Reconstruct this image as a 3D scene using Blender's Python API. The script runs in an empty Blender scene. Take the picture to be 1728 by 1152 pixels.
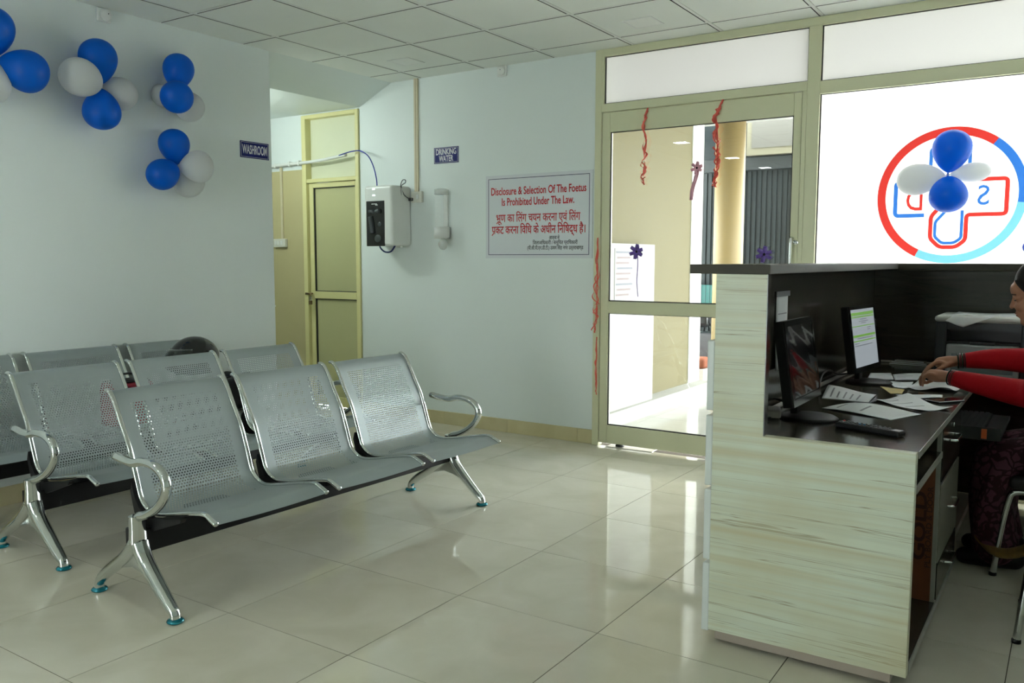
import bpy, bmesh, math, random
from mathutils import Vector, Matrix
random.seed(7)
SC = bpy.context.scene
COL = SC.collection
PI = math.pi
# ---------------------------------------------------------------- camera
cd = bpy.data.cameras.new('camera'); cam = bpy.data.objects.new('camera', cd); COL.objects.link(cam)
cd.sensor_width = 36.0; cd.lens = 36.0 * 1433.32 / 1728.0; cd.clip_start = .05; cd.clip_end = 200
yaw, pit, rol = -.58706, -.09506, .0017
fw = Vector((math.sin(yaw)*math.cos(pit), math.cos(yaw)*math.cos(pit), math.sin(pit)))
rt = Vector((math.cos(yaw), -math.sin(yaw), 0)); up = rt.cross(fw)
rt2 = rt*math.cos(rol) + up*math.sin(rol); up2 = up*math.cos(rol) - rt*math.sin(rol)
m3 = Matrix((rt2, up2, -fw)).transposed()
cam.matrix_world = Matrix.Translation((4.3102, -4.9711, 1.2853)) @ m3.to_4x4()
SC.camera = cam
# ---------------------------------------------------------------- daylight and exposure
W = bpy.data.worlds.new('overcast_sky'); SC.world = W; W.use_nodes = True
bg = W.node_tree.nodes['Background']; bg.inputs[0].default_value = (.95, 1.0, 1.0, 1); bg.inputs[1].default_value = 15.0
SC.view_settings.view_transform = 'Standard'; SC.view_settings.look = 'None'
SC.view_settings.gamma = 1.0; SC.view_settings.use_curve_mapping = False
SC.view_settings.exposure = 0.30
LED_POWER = 38.0
CE = 2.69; WF = .253; LX = -.325; RX = 5.05; BY = -8.0; LE = -.975
# ---------------------------------------------------------------- helpers
def tag(o, label=None, cat=None, group=None, kind=None):
    if label: o['label'] = label
    if cat: o['category'] = cat
    if group: o['group'] = group
    if kind: o['kind'] = kind
    return o
def thing(name, label, cat, loc=(0, 0, 0), rz=0, group=None):
    o = bpy.data.objects.new(name, None); COL.objects.link(o); o.empty_display_size = .1
    o.location = loc; o.rotation_euler = (0, 0, rz)
    return tag(o, label, cat, group)
def link(name, me, mat=None, parent=None, smooth=False):
    if mat is not None and not me.materials: me.materials.append(mat)
    if smooth:
        for p in me.polygons: p.use_smooth = True
    o = bpy.data.objects.new(name, me); COL.objects.link(o)
    if parent is not None: o.parent = parent
    return o
class MB:
    def __init__(s): s.v = []; s.f = []
    def add(s, vs, fs):
        n = len(s.v); s.v += [tuple(v) for v in vs]; s.f += [tuple(i+n for i in f) for f in fs]; return s
    def box(s, x0, x1, y0, y1, z0, z1):
        return s.add([(x0,y0,z0),(x1,y0,z0),(x1,y1,z0),(x0,y1,z0),(x0,y0,z1),(x1,y0,z1),(x1,y1,z1),(x0,y1,z1)],
                     [(0,3,2,1),(4,5,6,7),(0,1,5,4),(1,2,6,5),(2,3,7,6),(3,0,4,7)])
    def tube(s, pts, r, n=10, caps=True, sq=1.0):
        pts = [Vector(p) for p in pts]; k = len(pts); rs = r if hasattr(r, '__len__') else [r]*k
        t0 = (pts[1]-pts[0]).normalized()
        ref = Vector((0,0,1)) if abs(t0.z) < .9 else Vector((1,0,0))
        u = t0.cross(ref).normalized(); vs = []
        for i, p in enumerate(pts):
            t = (pts[min(i+1,k-1)]-pts[max(i-1,0)]).normalized()
            u = (u - t*u.dot(t)).normalized(); w = t.cross(u)
            for j in range(n):
                a = 2*PI*j/n; vs.append(p + u*math.cos(a)*rs[i] + w*math.sin(a)*rs[i]*sq)
        fs = [(i*n+j, i*n+(j+1)%n, (i+1)*n+(j+1)%n, (i+1)*n+j) for i in range(k-1) for j in range(n)]
        if caps: fs += [tuple(range(n))[::-1], tuple((k-1)*n+j for j in range(n))]
        return s.add(vs, fs)
    def cyl(s, p0, p1, r0, r1=None, n=16): return s.tube([p0, p1], [r0, r0 if r1 is None else r1], n)
    def lathe(s, prof, c=(0,0,0), n=24):      # prof: (r,z) about the z axis
        c = Vector(c); vs = [c+Vector((r*math.cos(2*PI*j/n), r*math.sin(2*PI*j/n), z)) for r, z in prof for j in range(n)]
        k = len(prof)
        fs = [(i*n+j, i*n+(j+1)%n, (i+1)*n+(j+1)%n, (i+1)*n+j) for i in range(k-1) for j in range(n)]
        fs += [tuple(range(n))[::-1], tuple((k-1)*n+j for j in range(n))]
        return s.add(vs, fs)
    def prism(s, poly, ax, d0, d1):           # poly in the two other axes, in order
        def P(a, b, d): return {'x': (d,a,b), 'y': (a,d,b), 'z': (a,b,d)}[ax]
        n = len(poly)
        vs = [P(a,b,d0) for a,b in poly] + [P(a,b,d1) for a,b in poly]
        return s.add(vs, [tuple(range(n)), tuple(range(2*n-1, n-1, -1))] + [(i, i+n, (i+1)%n+n, (i+1)%n) for i in range(n)])
    def grid(s, fn, nu, nv):
        vs = [fn(i/nu, j/nv) for j in range(nv+1) for i in range(nu+1)]
        return s.add(vs, [(j*(nu+1)+i, j*(nu+1)+i+1, (j+1)*(nu+1)+i+1, (j+1)*(nu+1)+i) for j in range(nv) for i in range(nu)])
    def ell(s, c, r, nu=20, nv=12, M=None):
        c = Vector(c); vs = []
        for j in range(nv+1):
            th = PI*j/nv
            for i in range(nu):
                ph = 2*PI*i/nu
                p = Vector((r[0]*math.sin(th)*math.cos(ph), r[1]*math.sin(th)*math.sin(ph), r[2]*math.cos(th)))
                vs.append(c + (M @ p if M else p))
        return s.add(vs, [(j*nu+i, (j+1)*nu+i, (j+1)*nu+(i+1)%nu, j*nu+(i+1)%nu) for j in range(nv) for i in range(nu)])
    def mesh(s, name='m'):
        me = bpy.data.meshes.new(name); me.from_pydata(s.v, [], s.f); me.validate()
        bm = bmesh.new(); bm.from_mesh(me); bmesh.ops.remove_doubles(bm, verts=bm.verts, dist=1e-6)
        bmesh.ops.recalc_face_normals(bm, faces=bm.faces); bm.to_mesh(me); bm.free(); return me
    def build(s, name, mat, parent=None, smooth=False, bevel=0, seg=2, solid=0, sub=0):
        o = link(name, s.mesh(name), mat, parent, smooth)
        if solid:
            d = o.modifiers.new('solid', 'SOLIDIFY'); d.thickness = solid; d.offset = 0
        if bevel:
            d = o.modifiers.new('bevel', 'BEVEL'); d.width = bevel; d.segments = seg; d.limit_method = 'ANGLE'; d.angle_limit = .6
            d.harden_normals = False
        if sub:
            d = o.modifiers.new('sub', 'SUBSURF'); d.levels = sub; d.render_levels = sub
        return o
def box(name, mat, parent, x0, x1, y0, y1, z0, z1, bevel=0):
    return MB().box(x0,x1,y0,y1,z0,z1).build(name, mat, parent, bevel=bevel)
def struct(name, label=None):
    o = bpy.data.objects.new(name, None); COL.objects.link(o); o.empty_display_size = .1; o['kind'] = 'structure'
    if label: o['label'] = label
    return o
def sm(pts, k=6, closed=False):               # Catmull-Rom smoothing of a path
    pts = [Vector(p) for p in pts]; out = []; n = len(pts)
    for i in range(n-1):
        a, b, c, d = pts[max(i-1,0)], pts[i], pts[i+1], pts[min(i+2,n-1)]
        for j in range(k):
            t = j/k
            out.append(.5*((2*b)+(c-a)*t+(2*a-5*b+4*c-d)*t*t+(3*b-a-3*c+d)*t**3))
    out.append(pts[-1]); return out
def copy_tree(o, parent=None):
    c = o.copy(); COL.objects.link(c)
    if parent is not None: c.parent = parent
    for ch in [x for x in bpy.data.objects if x.parent == o]: copy_tree(ch, c)
    return c
# ---------------------------------------------------------------- materials
def s2l(c): return tuple((x/255/12.92 if x/255 <= .04045 else ((x/255+.055)/1.055)**2.4) for x in c)
def nt(name):
    m = bpy.data.materials.new(name); m.use_nodes = True; t = m.node_tree; return m, t, t.nodes['Principled BSDF']
def N(t, typ, **kw):
    n = t.nodes.new(typ)
    for k, v in kw.items():
        if k.startswith('i_'):
            key = k[2:]; n.inputs[int(key) if key.isdigit() else key].default_value = v
        else: setattr(n, k, v)
    return n
def mat(name, col, rough=.5, metal=0, spec=.5, noise=0, scale=8, bump=0, bscale=60, coat=0, stretch=None, emit=None, trans=0):
    m, t, b = nt(name); c = (*col, 1)
    b.inputs['Base Color'].default_value = c; b.inputs['Roughness'].default_value = rough
    b.inputs['Metallic'].default_value = metal; b.inputs['Specular IOR Level'].default_value = spec
    b.inputs['Coat Weight'].default_value = coat; b.inputs['Transmission Weight'].default_value = trans
    if noise or bump:
        tc = N(t, 'ShaderNodeTexCoord'); mp = N(t, 'ShaderNodeMapping')
        if stretch: mp.inputs['Scale'].default_value = stretch
        t.links.new(tc.outputs['Object'], mp.inputs[0])
    if noise:
        nz = N(t, 'ShaderNodeTexNoise', i_Scale=scale, i_Detail=4.0); t.links.new(mp.outputs[0], nz.inputs['Vector'])
        mx = N(t, 'ShaderNodeMix', data_type='RGBA'); mx.inputs[6].default_value = tuple(x*(1-noise) for x in col)+(1,)
        mx.inputs[7].default_value = tuple(min(1, x*(1+noise)) for x in col)+(1,)
        t.links.new(nz.outputs[0], mx.inputs[0]); t.links.new(mx.outputs[2], b.inputs['Base Color'])
    if bump:
        nb = N(t, 'ShaderNodeTexNoise', i_Scale=bscale, i_Detail=3.0); t.links.new(mp.outputs[0], nb.inputs['Vector'])
        bp = N(t, 'ShaderNodeBump', i_Strength=bump, i_Distance=.002); t.links.new(nb.outputs[0], bp.inputs['Height'])
        t.links.new(bp.outputs[0], b.inputs['Normal'])
    if emit: b.inputs['Emission Color'].default_value = (*emit[0], 1); b.inputs['Emission Strength'].default_value = emit[1]
    return m
def ramp(t, fac, stops):
    r = N(t, 'ShaderNodeValToRGB'); e = r.color_ramp.elements
    while len(e) > 1: e.remove(e[-1])
    e[0].position, e[0].color = stops[0][0], (*stops[0][1], 1)
    for p, c in stops[1:]:
        x = e.new(p); x.color = (*c, 1)
    t.links.new(fac, r.inputs[0]); return r
def wood(name, base, dark, mid, sc, rough=.35, spec=.4, thr=(.44,.5)):
    m, t, b = nt(name); b.inputs['Roughness'].default_value = rough; b.inputs['Specular IOR Level'].default_value = spec
    tc = N(t, 'ShaderNodeTexCoord'); mp = N(t, 'ShaderNodeMapping'); mp.inputs['Scale'].default_value = sc[0]
    mp.inputs['Rotation'].default_value = (0, math.radians(2.5), 0)
    t.links.new(tc.outputs['Object'], mp.inputs[0])
    n1 = N(t, 'ShaderNodeTexNoise', i_Scale=sc[1], i_Detail=8.0, i_Distortion=.5); t.links.new(mp.outputs[0], n1.inputs['Vector'])
    n2 = N(t, 'ShaderNodeTexNoise', i_Scale=sc[1]*3.2, i_Detail=6.0, i_Distortion=.3); t.links.new(mp.outputs[0], n2.inputs['Vector'])
    n3 = N(t, 'ShaderNodeTexNoise', i_Scale=2.6, i_Detail=3.0); t.links.new(tc.outputs['Object'], n3.inputs['Vector'])
    r1 = ramp(t, n1.outputs[0], [(.3, mid), (thr[0], base), (thr[1]-.008, base), (thr[1], dark), (thr[1]+.008, base), (.75, mid)])
    r2 = ramp(t, n2.outputs[0], [(.3, tuple(x*.8 for x in base)), (.6, tuple(min(1,x*1.12) for x in base))])
    mx = N(t, 'ShaderNodeMix', data_type='RGBA'); mx.inputs[0].default_value = .3
    t.links.new(r1.outputs[0], mx.inputs[6]); t.links.new(r2.outputs[0], mx.inputs[7])
    m2 = N(t, 'ShaderNodeMix', data_type='RGBA'); r3 = ramp(t, n3.outputs[0], [(.42, (0,0,0)), (.72, (.55,.55,.55))])
    t.links.new(r3.outputs[0], m2.inputs[0]); t.links.new(mx.outputs[2], m2.inputs[6]); m2.inputs[7].default_value = (*mid, 1)
    t.links.new(m2.outputs[2], b.inputs['Base Color']); return m
def thin_glass(name, tint, refl=.5, rough=0.0):
    m = bpy.data.materials.new(name); m.use_nodes = True; t = m.node_tree; t.nodes.clear()
    o = N(t, 'ShaderNodeOutputMaterial'); tr = N(t, 'ShaderNodeBsdfTransparent'); tr.inputs[0].default_value = (*tint, 1)
    gl = N(t, 'ShaderNodeBsdfGlossy'); gl.inputs['Roughness'].default_value = rough
    fr = N(t, 'ShaderNodeFresnel', i_IOR=1.5); ml = N(t, 'ShaderNodeMath', operation='MULTIPLY'); ml.inputs[1].default_value = refl*2
    ml.use_clamp = True
    mx = N(t, 'ShaderNodeMixShader'); t.links.new(fr.outputs[0], ml.inputs[0]); t.links.new(ml.outputs[0], mx.inputs[0])
    t.links.new(tr.outputs[0], mx.inputs[1]); t.links.new(gl.outputs[0], mx.inputs[2]); t.links.new(mx.outputs[0], o.inputs[0]); return m
def frosted(name, col, dif=.25):
    m = bpy.data.materials.new(name); m.use_nodes = True; t = m.node_tree; t.nodes.clear()
    o = N(t, 'ShaderNodeOutputMaterial'); a = N(t, 'ShaderNodeBsdfTranslucent'); a.inputs[0].default_value = (*col, 1)
    d = N(t, 'ShaderNodeBsdfDiffuse'); d.inputs[0].default_value = (*col, 1); mx = N(t, 'ShaderNodeMixShader'); mx.inputs[0].default_value = dif
    t.links.new(a.outputs[0], mx.inputs[1]); t.links.new(d.outputs[0], mx.inputs[2]); t.links.new(mx.outputs[0], o.inputs[0]); return m
def film(name, col):
    m = bpy.data.materials.new(name); m.use_nodes = True; t = m.node_tree; t.nodes.clear()
    o = N(t, 'ShaderNodeOutputMaterial'); a = N(t, 'ShaderNodeBsdfTransparent'); a.inputs[0].default_value = (*col, 1)
    t.links.new(a.outputs[0], o.inputs[0]); return m
def tile_mat(name, c0, c1, rough, var=.03, spec=.5):
    m, t, b = nt(name); tc = N(t, 'ShaderNodeTexCoord'); oi = N(t, 'ShaderNodeObjectInfo')
    ad = N(t, 'ShaderNodeVectorMath', operation='ADD'); sc_ = N(t, 'ShaderNodeVectorMath', operation='SCALE'); sc_.inputs[3].default_value = 40
    cb = N(t, 'ShaderNodeCombineXYZ'); t.links.new(oi.outputs['Random'], cb.inputs[0]); t.links.new(oi.outputs['Random'], cb.inputs[1])
    t.links.new(cb.outputs[0], sc_.inputs[0]); t.links.new(tc.outputs['Object'], ad.inputs[0]); t.links.new(sc_.outputs[0], ad.inputs[1])
    nz = N(t, 'ShaderNodeTexNoise', i_Scale=4.0, i_Detail=6.0, i_Distortion=.6); t.links.new(ad.outputs[0], nz.inputs['Vector'])
    r = ramp(t, nz.outputs[0], [(.3, c0), (.7, c1)])
    hs = N(t, 'ShaderNodeHueSaturation'); mr = N(t, 'ShaderNodeMapRange'); mr.inputs[3].default_value = 1-var; mr.inputs[4].default_value = 1+var
    t.links.new(oi.outputs['Random'], mr.inputs[0]); t.links.new(mr.outputs[0], hs.inputs['Value']); t.links.new(r.outputs[0], hs.inputs['Color'])
    t.links.new(hs.outputs[0], b.inputs['Base Color']); b.inputs['Roughness'].default_value = rough; b.inputs['Specular IOR Level'].default_value = spec
    return m
def perforated(name, col):                    # brushed sheet with round punched holes, from the UV map in metres
    m, t, b = nt(name); b.inputs['Base Color'].default_value = (*col, 1); b.inputs['Metallic'].default_value = .45; b.inputs['Roughness'].default_value = .40
    uv = N(t, 'ShaderNodeUVMap'); sp = N(t, 'ShaderNodeSeparateXYZ'); t.links.new(uv.outputs[0], sp.inputs[0])
    PX, PY, R = .0125, .0217, .0031
    def math_(op, a, bv=None, c=None):
        n = N(t, 'ShaderNodeMath', operation=op)
        for i, x in enumerate((a, bv, c)):
            if x is None: continue
            if isinstance(x, (int, float)): n.inputs[i].default_value = x
            else: t.links.new(x, n.inputs[i])
        return n.outputs[0]
    def dots(ox, oy):
        x = math_('SUBTRACT', math_('FRACT', math_('ADD', math_('DIVIDE', sp.outputs[0], PX), ox)), .5)
        y = math_('SUBTRACT', math_('FRACT', math_('ADD', math_('DIVIDE', sp.outputs[1], PY), oy)), .5)
        x = math_('MULTIPLY', x, PX); y = math_('MULTIPLY', y, PY)
        return math_('LESS_THAN', math_('SQRT', math_('ADD', math_('MULTIPLY', x, x), math_('MULTIPLY', y, y))), R)
    h = math_('MAXIMUM', dots(0, 0), dots(.5, .5))
    a = math_('MULTIPLY', math_('GREATER_THAN', sp.outputs[0], .062), math_('LESS_THAN', sp.outputs[0], .446))
    c = math_('MULTIPLY', math_('GREATER_THAN', sp.outputs[1], .085), math_('LESS_THAN', sp.outputs[1], .585))
    h = math_('MULTIPLY', h, math_('MULTIPLY', a, c))
    tr = N(t, 'ShaderNodeBsdfTransparent'); mx = N(t, 'ShaderNodeMixShader'); out = t.nodes['Material Output']
    t.links.new(h, mx.inputs[0]); t.links.new(b.outputs[0], mx.inputs[1]); t.links.new(tr.outputs[0], mx.inputs[2]); t.links.new(mx.outputs[0], out.inputs[0])
    return m
M = {}
M['wall'] = mat('wall_paint', (.77, .83, .815), .45, spec=.3, noise=.02, scale=1.5, bump=.05, bscale=40)
M['ceil'] = mat('ceiling_board', (.82, .85, .80), .8, noise=.03, scale=3, bump=.1, bscale=200)
M['bar'] = mat('ceiling_bar_white', (.80, .82, .78), .5)
M['void'] = mat('dark_joint', (.03, .03, .028), .9)
M['floor'] = tile_mat('floor_polished_tile', s2l((206, 201, 182)), s2l((219, 214, 198)), .06, .025)
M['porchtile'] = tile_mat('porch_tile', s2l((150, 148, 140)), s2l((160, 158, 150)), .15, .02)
M['grout'] = mat('grout', s2l((72, 64, 52)), .9)
M['skirt'] = tile_mat('skirting_tile', s2l((196, 184, 140)), s2l((208, 198, 158)), .3, .05)
M['alu'] = mat('cream_powder_coated_aluminium', s2l((212, 212, 178)), .38, spec=.45)
M['alu2'] = mat('yellow_cream_door_frame', s2l((222, 216, 158)), .4)
M['doorpanel'] = mat('olive_cream_door_panel', s2l((190, 188, 142)), .35, noise=.04, scale=3)
M['doorlight'] = mat('pale_door_transom_panel', s2l((222, 224, 196)), .3, noise=.05, scale=4)
M['dado'] = mat('beige_wall_tile', s2l((190, 180, 136)), .35, noise=.04, scale=3)
M['gasket'] = mat('black_gasket', (.012, .012, .012), .6)
M['glass'] = thin_glass('clear_glass', (.95, .97, .96), .5)
M['frost'] = frosted('frosted_film_glass', (.92, .93, .92), .08)
M['frost_shaded'] = frosted('shaded_frosted_glass', (.55, .55, .54), .12)  # upper panes: frosted glass with the porch roof's shade put into its colour
M['chrome'] = mat('chrome', (.60, .625, .615), .08, 1)
M['steel'] = mat('brushed_silver_sheet', (.42, .46, .45), .34, .85)
M['perf'] = perforated('perforated_silver_sheet', (.33, .375, .38))
M['black'] = mat('black_paint', (.010, .010, .011), .45, spec=.25)
M['blackgl'] = mat('black_gloss_plastic', (.010, .010, .011), .12)
M['teal'] = mat('teal_foot_plastic', s2l((20, 120, 135)), .2, .4)
M['white'] = mat('white_plastic', (.78, .80, .77), .3)
M['offwhite'] = mat('aged_white_plastic', (.70, .70, .62), .4)
M['cond'] = mat('beige_conduit', s2l((205, 195, 165)), .5)
M['navy'] = mat('navy_sign', s2l((22, 28, 105)), .5, spec=.2)
M['signwhite'] = mat('white_sign_board', (.72, .75, .78), .25)
M['red'] = mat('red_print', s2l((190, 20, 30)), .4)
M['ink'] = mat('black_print', (.02, .02, .03), .5)
M['navyline'] = mat('navy_line', s2l((25, 30, 80)), .4)
M['wprint'] = mat('white_print', (.8, .8, .82), .4)
M['lam'] = wood('pale_wood_laminate', s2l((208, 215, 196)), s2l((128, 108, 62)), s2l((192, 182, 142)), ((.08, 1, 5.5), 4.0), .35, .4)
M['dlam'] = wood('dark_wood_laminate', s2l((52, 48, 42)), s2l((28, 25, 22)), s2l((74, 68, 58)), ((1, .5, 7), 2.0), .16, .5)
M['dlamt'] = wood('dark_worktop_laminate', s2l((58, 54, 46)), s2l((34, 30, 26)), s2l((80, 74, 62)), ((3.5, .6, 1), 2.4), .14, .5)
M['ledge'] = wood('dark_ledge_laminate', s2l((58, 55, 46)), s2l((30, 27, 23)), s2l((74, 70, 58)), ((1, .5, 7), 2.0), .5, .25)
M['fascia'] = mat('white_fascia_gloss', (.68, .72, .70), .2)
M['edge'] = mat('grey_edge_band', s2l((150, 150, 140)), .35)
M['ply'] = mat('brown_plywood', s2l((112, 62, 30)), .6, noise=.15, scale=5, stretch=(6, 1, 1))
M['paper'] = mat('white_paper', (.80, .82, .84), .6)
M['print'] = mat('grey_print', (.25, .25, .28), .6)
def balloon_mat(name, col, tcol, tl):
    m, t, b = nt(name); b.inputs['Base Color'].default_value = (*col, 1); b.inputs['Roughness'].default_value = .35; b.inputs['Specular IOR Level'].default_value = .35
    tr = N(t, 'ShaderNodeBsdfTranslucent'); tr.inputs[0].default_value = (*tcol, 1); mx = N(t, 'ShaderNodeMixShader'); mx.inputs[0].default_value = tl
    t.links.new(b.outputs[0], mx.inputs[1]); t.links.new(tr.outputs[0], mx.inputs[2]); t.links.new(mx.outputs[0], t.nodes['Material Output'].inputs[0]); return m
M['blueb'] = balloon_mat('blue_balloon_rubber', s2l((0, 104, 214)), (.02, .36, .88), .42)
M['whiteb'] = balloon_mat('white_balloon_rubber', (.80, .82, .81), (.85, .86, .85), .42)
def haze(name, col, k):
    m = bpy.data.materials.new(name); m.use_nodes = True; t = m.node_tree; t.nodes.clear()
    o = N(t, 'ShaderNodeOutputMaterial'); a = N(t, 'ShaderNodeBsdfTransparent'); d = N(t, 'ShaderNodeBsdfPrincipled'); d.inputs['Base Color'].default_value = (*col, 1); d.inputs['Roughness'].default_value = .15
    mx = N(t, 'ShaderNodeMixShader'); mx.inputs[0].default_value = k
    t.links.new(a.outputs[0], mx.inputs[1]); t.links.new(d.outputs[0], mx.inputs[2]); t.links.new(mx.outputs[0], o.inputs[0]); return m
# ---------------------------------------------------------------- lettering
def text(name, body, size, material, parent, M4, xs=1.0, bold=0.0, width=None, align='CENTER', depth=.0008):
    c = bpy.data.curves.new('txt', 'FONT'); c.body = body; c.size = size; c.align_x = align; c.align_y = 'CENTER'
    c.offset = bold*size; c.extrude = depth/2; c.resolution_u = 3
    o = bpy.data.objects.new('txt', c); COL.objects.link(o); bpy.context.view_layer.update()
    dg = bpy.context.evaluated_depsgraph_get(); me = bpy.data.meshes.new_from_object(o.evaluated_get(dg))
    bpy.data.objects.remove(o); bpy.data.curves.remove(c)
    if not len(me.vertices): return None
    if width:
        xsn = [v.co.x for v in me.vertices]; xs = width/(max(xsn)-min(xsn)); 
    for v in me.vertices: v.co.x *= xs
    if align == 'CENTER':
        a = [v.co.x for v in me.vertices]; k = (min(a)+max(a))/2
        for v in me.vertices: v.co.x -= k
    me.transform(M4); me.materials.clear(); me.materials.append(material)
    return link(name, me, None, parent)
def face_m(origin, right, upv):               # matrix that puts text on a plane: right = reading direction
    r = Vector(right).normalized(); u = Vector(upv).normalized(); n = r.cross(u)
    return Matrix.Translation(origin) @ Matrix((r, u, n)).transposed().to_4x4()
# ================================================================ THE ROOM
def sbox(name, m, *a, **k):
    o = box(name, m, None, *a, **k); o['kind'] = 'structure'; return o
_tile_cache = {}
def tiles(parent, name, m, x0, x1, y0, y1, ox, oy, s, z0, z1, gap, edge=None):
    i0 = math.floor((x0-ox)/s+1e-6); i1 = math.ceil((x1-ox)/s-1e-6); j0 = math.floor((y0-oy)/s+1e-6); j1 = math.ceil((y1-oy)/s-1e-6)
    for i in range(i0, i1):
        for j in range(j0, j1):
            a, b = max(x0, ox+i*s+gap/2), min(x1, ox+(i+1)*s-gap/2); c, d = max(y0, oy+j*s+gap/2), min(y1, oy+(j+1)*s-gap/2)
            if b-a < .02 or d-c < .02: continue
            key = (name, round(b-a, 4), round(d-c, 4), z0, z1)
            if key not in _tile_cache:
                _tile_cache[key] = MB().box(-(b-a)/2, (b-a)/2, -(d-c)/2, (d-c)/2, z0-z1, 0).mesh(name); _tile_cache[key].materials.append(m)
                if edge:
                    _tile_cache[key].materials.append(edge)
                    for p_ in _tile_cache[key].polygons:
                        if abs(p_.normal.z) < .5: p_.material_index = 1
            o = link(name, _tile_cache[key], None, parent); o.location = ((a+b)/2, (c+d)/2, z1)
floor = sbox('floor', M['grout'], -3.2, RX+.1, BY-.1, WF+.08, -.1, -.0012)
tiles(floor, 'floor_tile', M['floor'], LX, RX, BY, WF, 2.3865, -3.0461, .6007, -.012, 0, .0030)
tiles(floor, 'floor_tile', M['floor'], -3.0, LX, LE, WF, 2.3865, -3.0461, .6007, -.012, 0, .0030)
M['tedge'] = mat('painted_gap_shade', (.05, .05, .045), .9)  # tile sides coloured dark to stand in for shade in the joint gaps
ceil = sbox('ceiling', M['void'], LX-.15, RX+.1, BY-.1, WF+.1, CE+.03, CE+.12)
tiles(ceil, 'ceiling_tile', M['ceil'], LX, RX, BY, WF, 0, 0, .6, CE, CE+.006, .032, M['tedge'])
for i in range(0, 9): box('ceiling_bar', M['bar'], ceil, i*.6-.010, i*.6+.010, BY, WF, CE+.001, CE+.012)
for j in range(-13, 1):
    for i in range(-1, 9):
        xa, xb = max(LX, i*.6+.0115), min(RX, (i+1)*.6-.0115)
        box('ceiling_bar', M['bar'], ceil, xa, xb, j*.6-.010, j*.6+.010, CE+.001, CE+.012)
# small square LED downlights set into the tiles
M['ledon'] = mat('lit_led_diffuser', (.9, .9, .88), .5, emit=((.94, 1.0, .97), LED_POWER))
M['ledoff'] = mat('unlit_led_diffuser', (.82, .84, .80), .5)
def downlight(x, y, on, label):
    t = thing('ceiling_downlight', label, 'ceiling light', (x, y, CE), 0, None if not on else 'lit square downlights of the waiting hall')
    mb = MB()
    for a in ((-.095, .095, -.095, -.083), (-.095, .095, .083, .095), (-.095, -.083, -.083, .083), (.083, .095, -.083, .083)): mb.box(*a, -.004, .0)
    mb.build('rim', M['white'], t)
    box('diffuser', M['ledon' if on else 'ledoff'], t, -.083, .083, -.083, .083, -.003, 0)
downlight(2.08, -.225, False, 'unlit square white downlight in the ceiling above the glass door')
downlight(.25, -.235, False, 'unlit square white downlight in the ceiling corner near the washroom passage')
for x, y, lab in ((.27, -4.24, 'lit square downlight mirrored in the door glass, nearest the balloon wall'), (.27, -6.04, 'added unseen fill downlight by the left wall, middle one behind the camera'), (2.07, -6.04, 'added unseen fill downlight over the middle of the hall behind the camera'),
                  (.27, -7.5, 'added unseen fill downlight in the back left corner of the hall'), (2.07, -7.5, 'added unseen fill downlight just inside the added back door')):
    downlight(x, y, True, lab)  # all but the first, mirrored one are unseen lamps added for fill
# walls
wl = sbox('wall_left', M['wall'], LX-.13, LX, BY, LE, 0, CE+.05)
sbox('wall_back', M['wall'], LX, 1.5, BY-.12, BY, 0, CE+.05); sbox('wall_back_pier', M['wall'], 2.5, RX, BY-.12, BY, 0, CE+.05)
sbox('wall_back_head', M['wall'], 1.5, 2.5, BY-.12, BY, 2.1, CE+.05)
w2 = struct('added_fill_door', 'added unseen glazed door in the back wall, letting in fill daylight')  # added, unseen opening that brings fill daylight in from behind
for a in ((1.5, 1.56, 0, 2.1), (2.44, 2.5, 0, 2.1), (1.56, 2.44, 0, .1), (1.56, 2.44, 2.04, 2.1), (1.56, 2.44, 1.0, 1.06)): box('frame_bar', M['alu'], w2, a[0], a[1], BY-.08, BY-.03, a[2], a[3])
box('pane', M['glass'], w2, 1.56, 2.44, BY-.057, BY-.053, .1, 1.0); box('pane', M['glass'], w2, 1.56, 2.44, BY-.057, BY-.053, 1.06, 2.04)
sbox('wall_right', M['wall'], RX, RX+.12, BY, WF, 0, CE+.05)
sbox('wall_front', M['wall'], -.675, 1.527, WF, WF+.16, 0, CE+.05)
sbox('wall_passage_front', M['wall'], -3.0, -1.344, WF, WF+.16, 0, 2.6)
sbox('wall_passage_back', M['wall'], -3.0, LX-.13, LE-.12, LE, 0, 2.6)
sbox('wall_passage_end', M['wall'], -3.12, -3.0, LE-.12, WF+.16, 0, 2.6)
sbox('ceiling_passage', M['wall'], -3.0, -.672, LE, WF, 2.532, 2.60)
o = MB().prism([(LX, CE), (-.672, 2.532), (-.672, CE+.05), (LX, CE+.05)], 'y', LE, WF).build('ceiling_soffit', M['wall']); o['kind'] = 'structure'
sbox('wall_passage_over_door', M['wall'], -1.344, -.675, WF, WF+.16, 2.525, 2.6)
o = sbox('trim_1', M['dado'], -3.0, -1.352, WF-.008, WF, 0, 2.066)
# skirting in tile lengths
def skirting(name, axis, fixed, a, b, depth, start):
    base = None; p = start
    root = struct(name)
    while p < b:
        u, v = max(a, p)+.0012, min(b, p+.6)-.0012
        if v-u > .01:
            if axis == 'x': box('skirting_tile', M['skirt'], root, u, v, fixed-depth, fixed, 0, .1, bevel=.002)
            else: box('skirting_tile', M['skirt'], root, fixed, fixed+depth, u, v, 0, .1, bevel=.002)
        p += .6
    return root
skirting('baseboard_front', 'x', WF, -.66, 1.525, .012, -1.0)
skirting('baseboard_left', 'y', LX, BY, LE, .012, -8.1)
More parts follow.
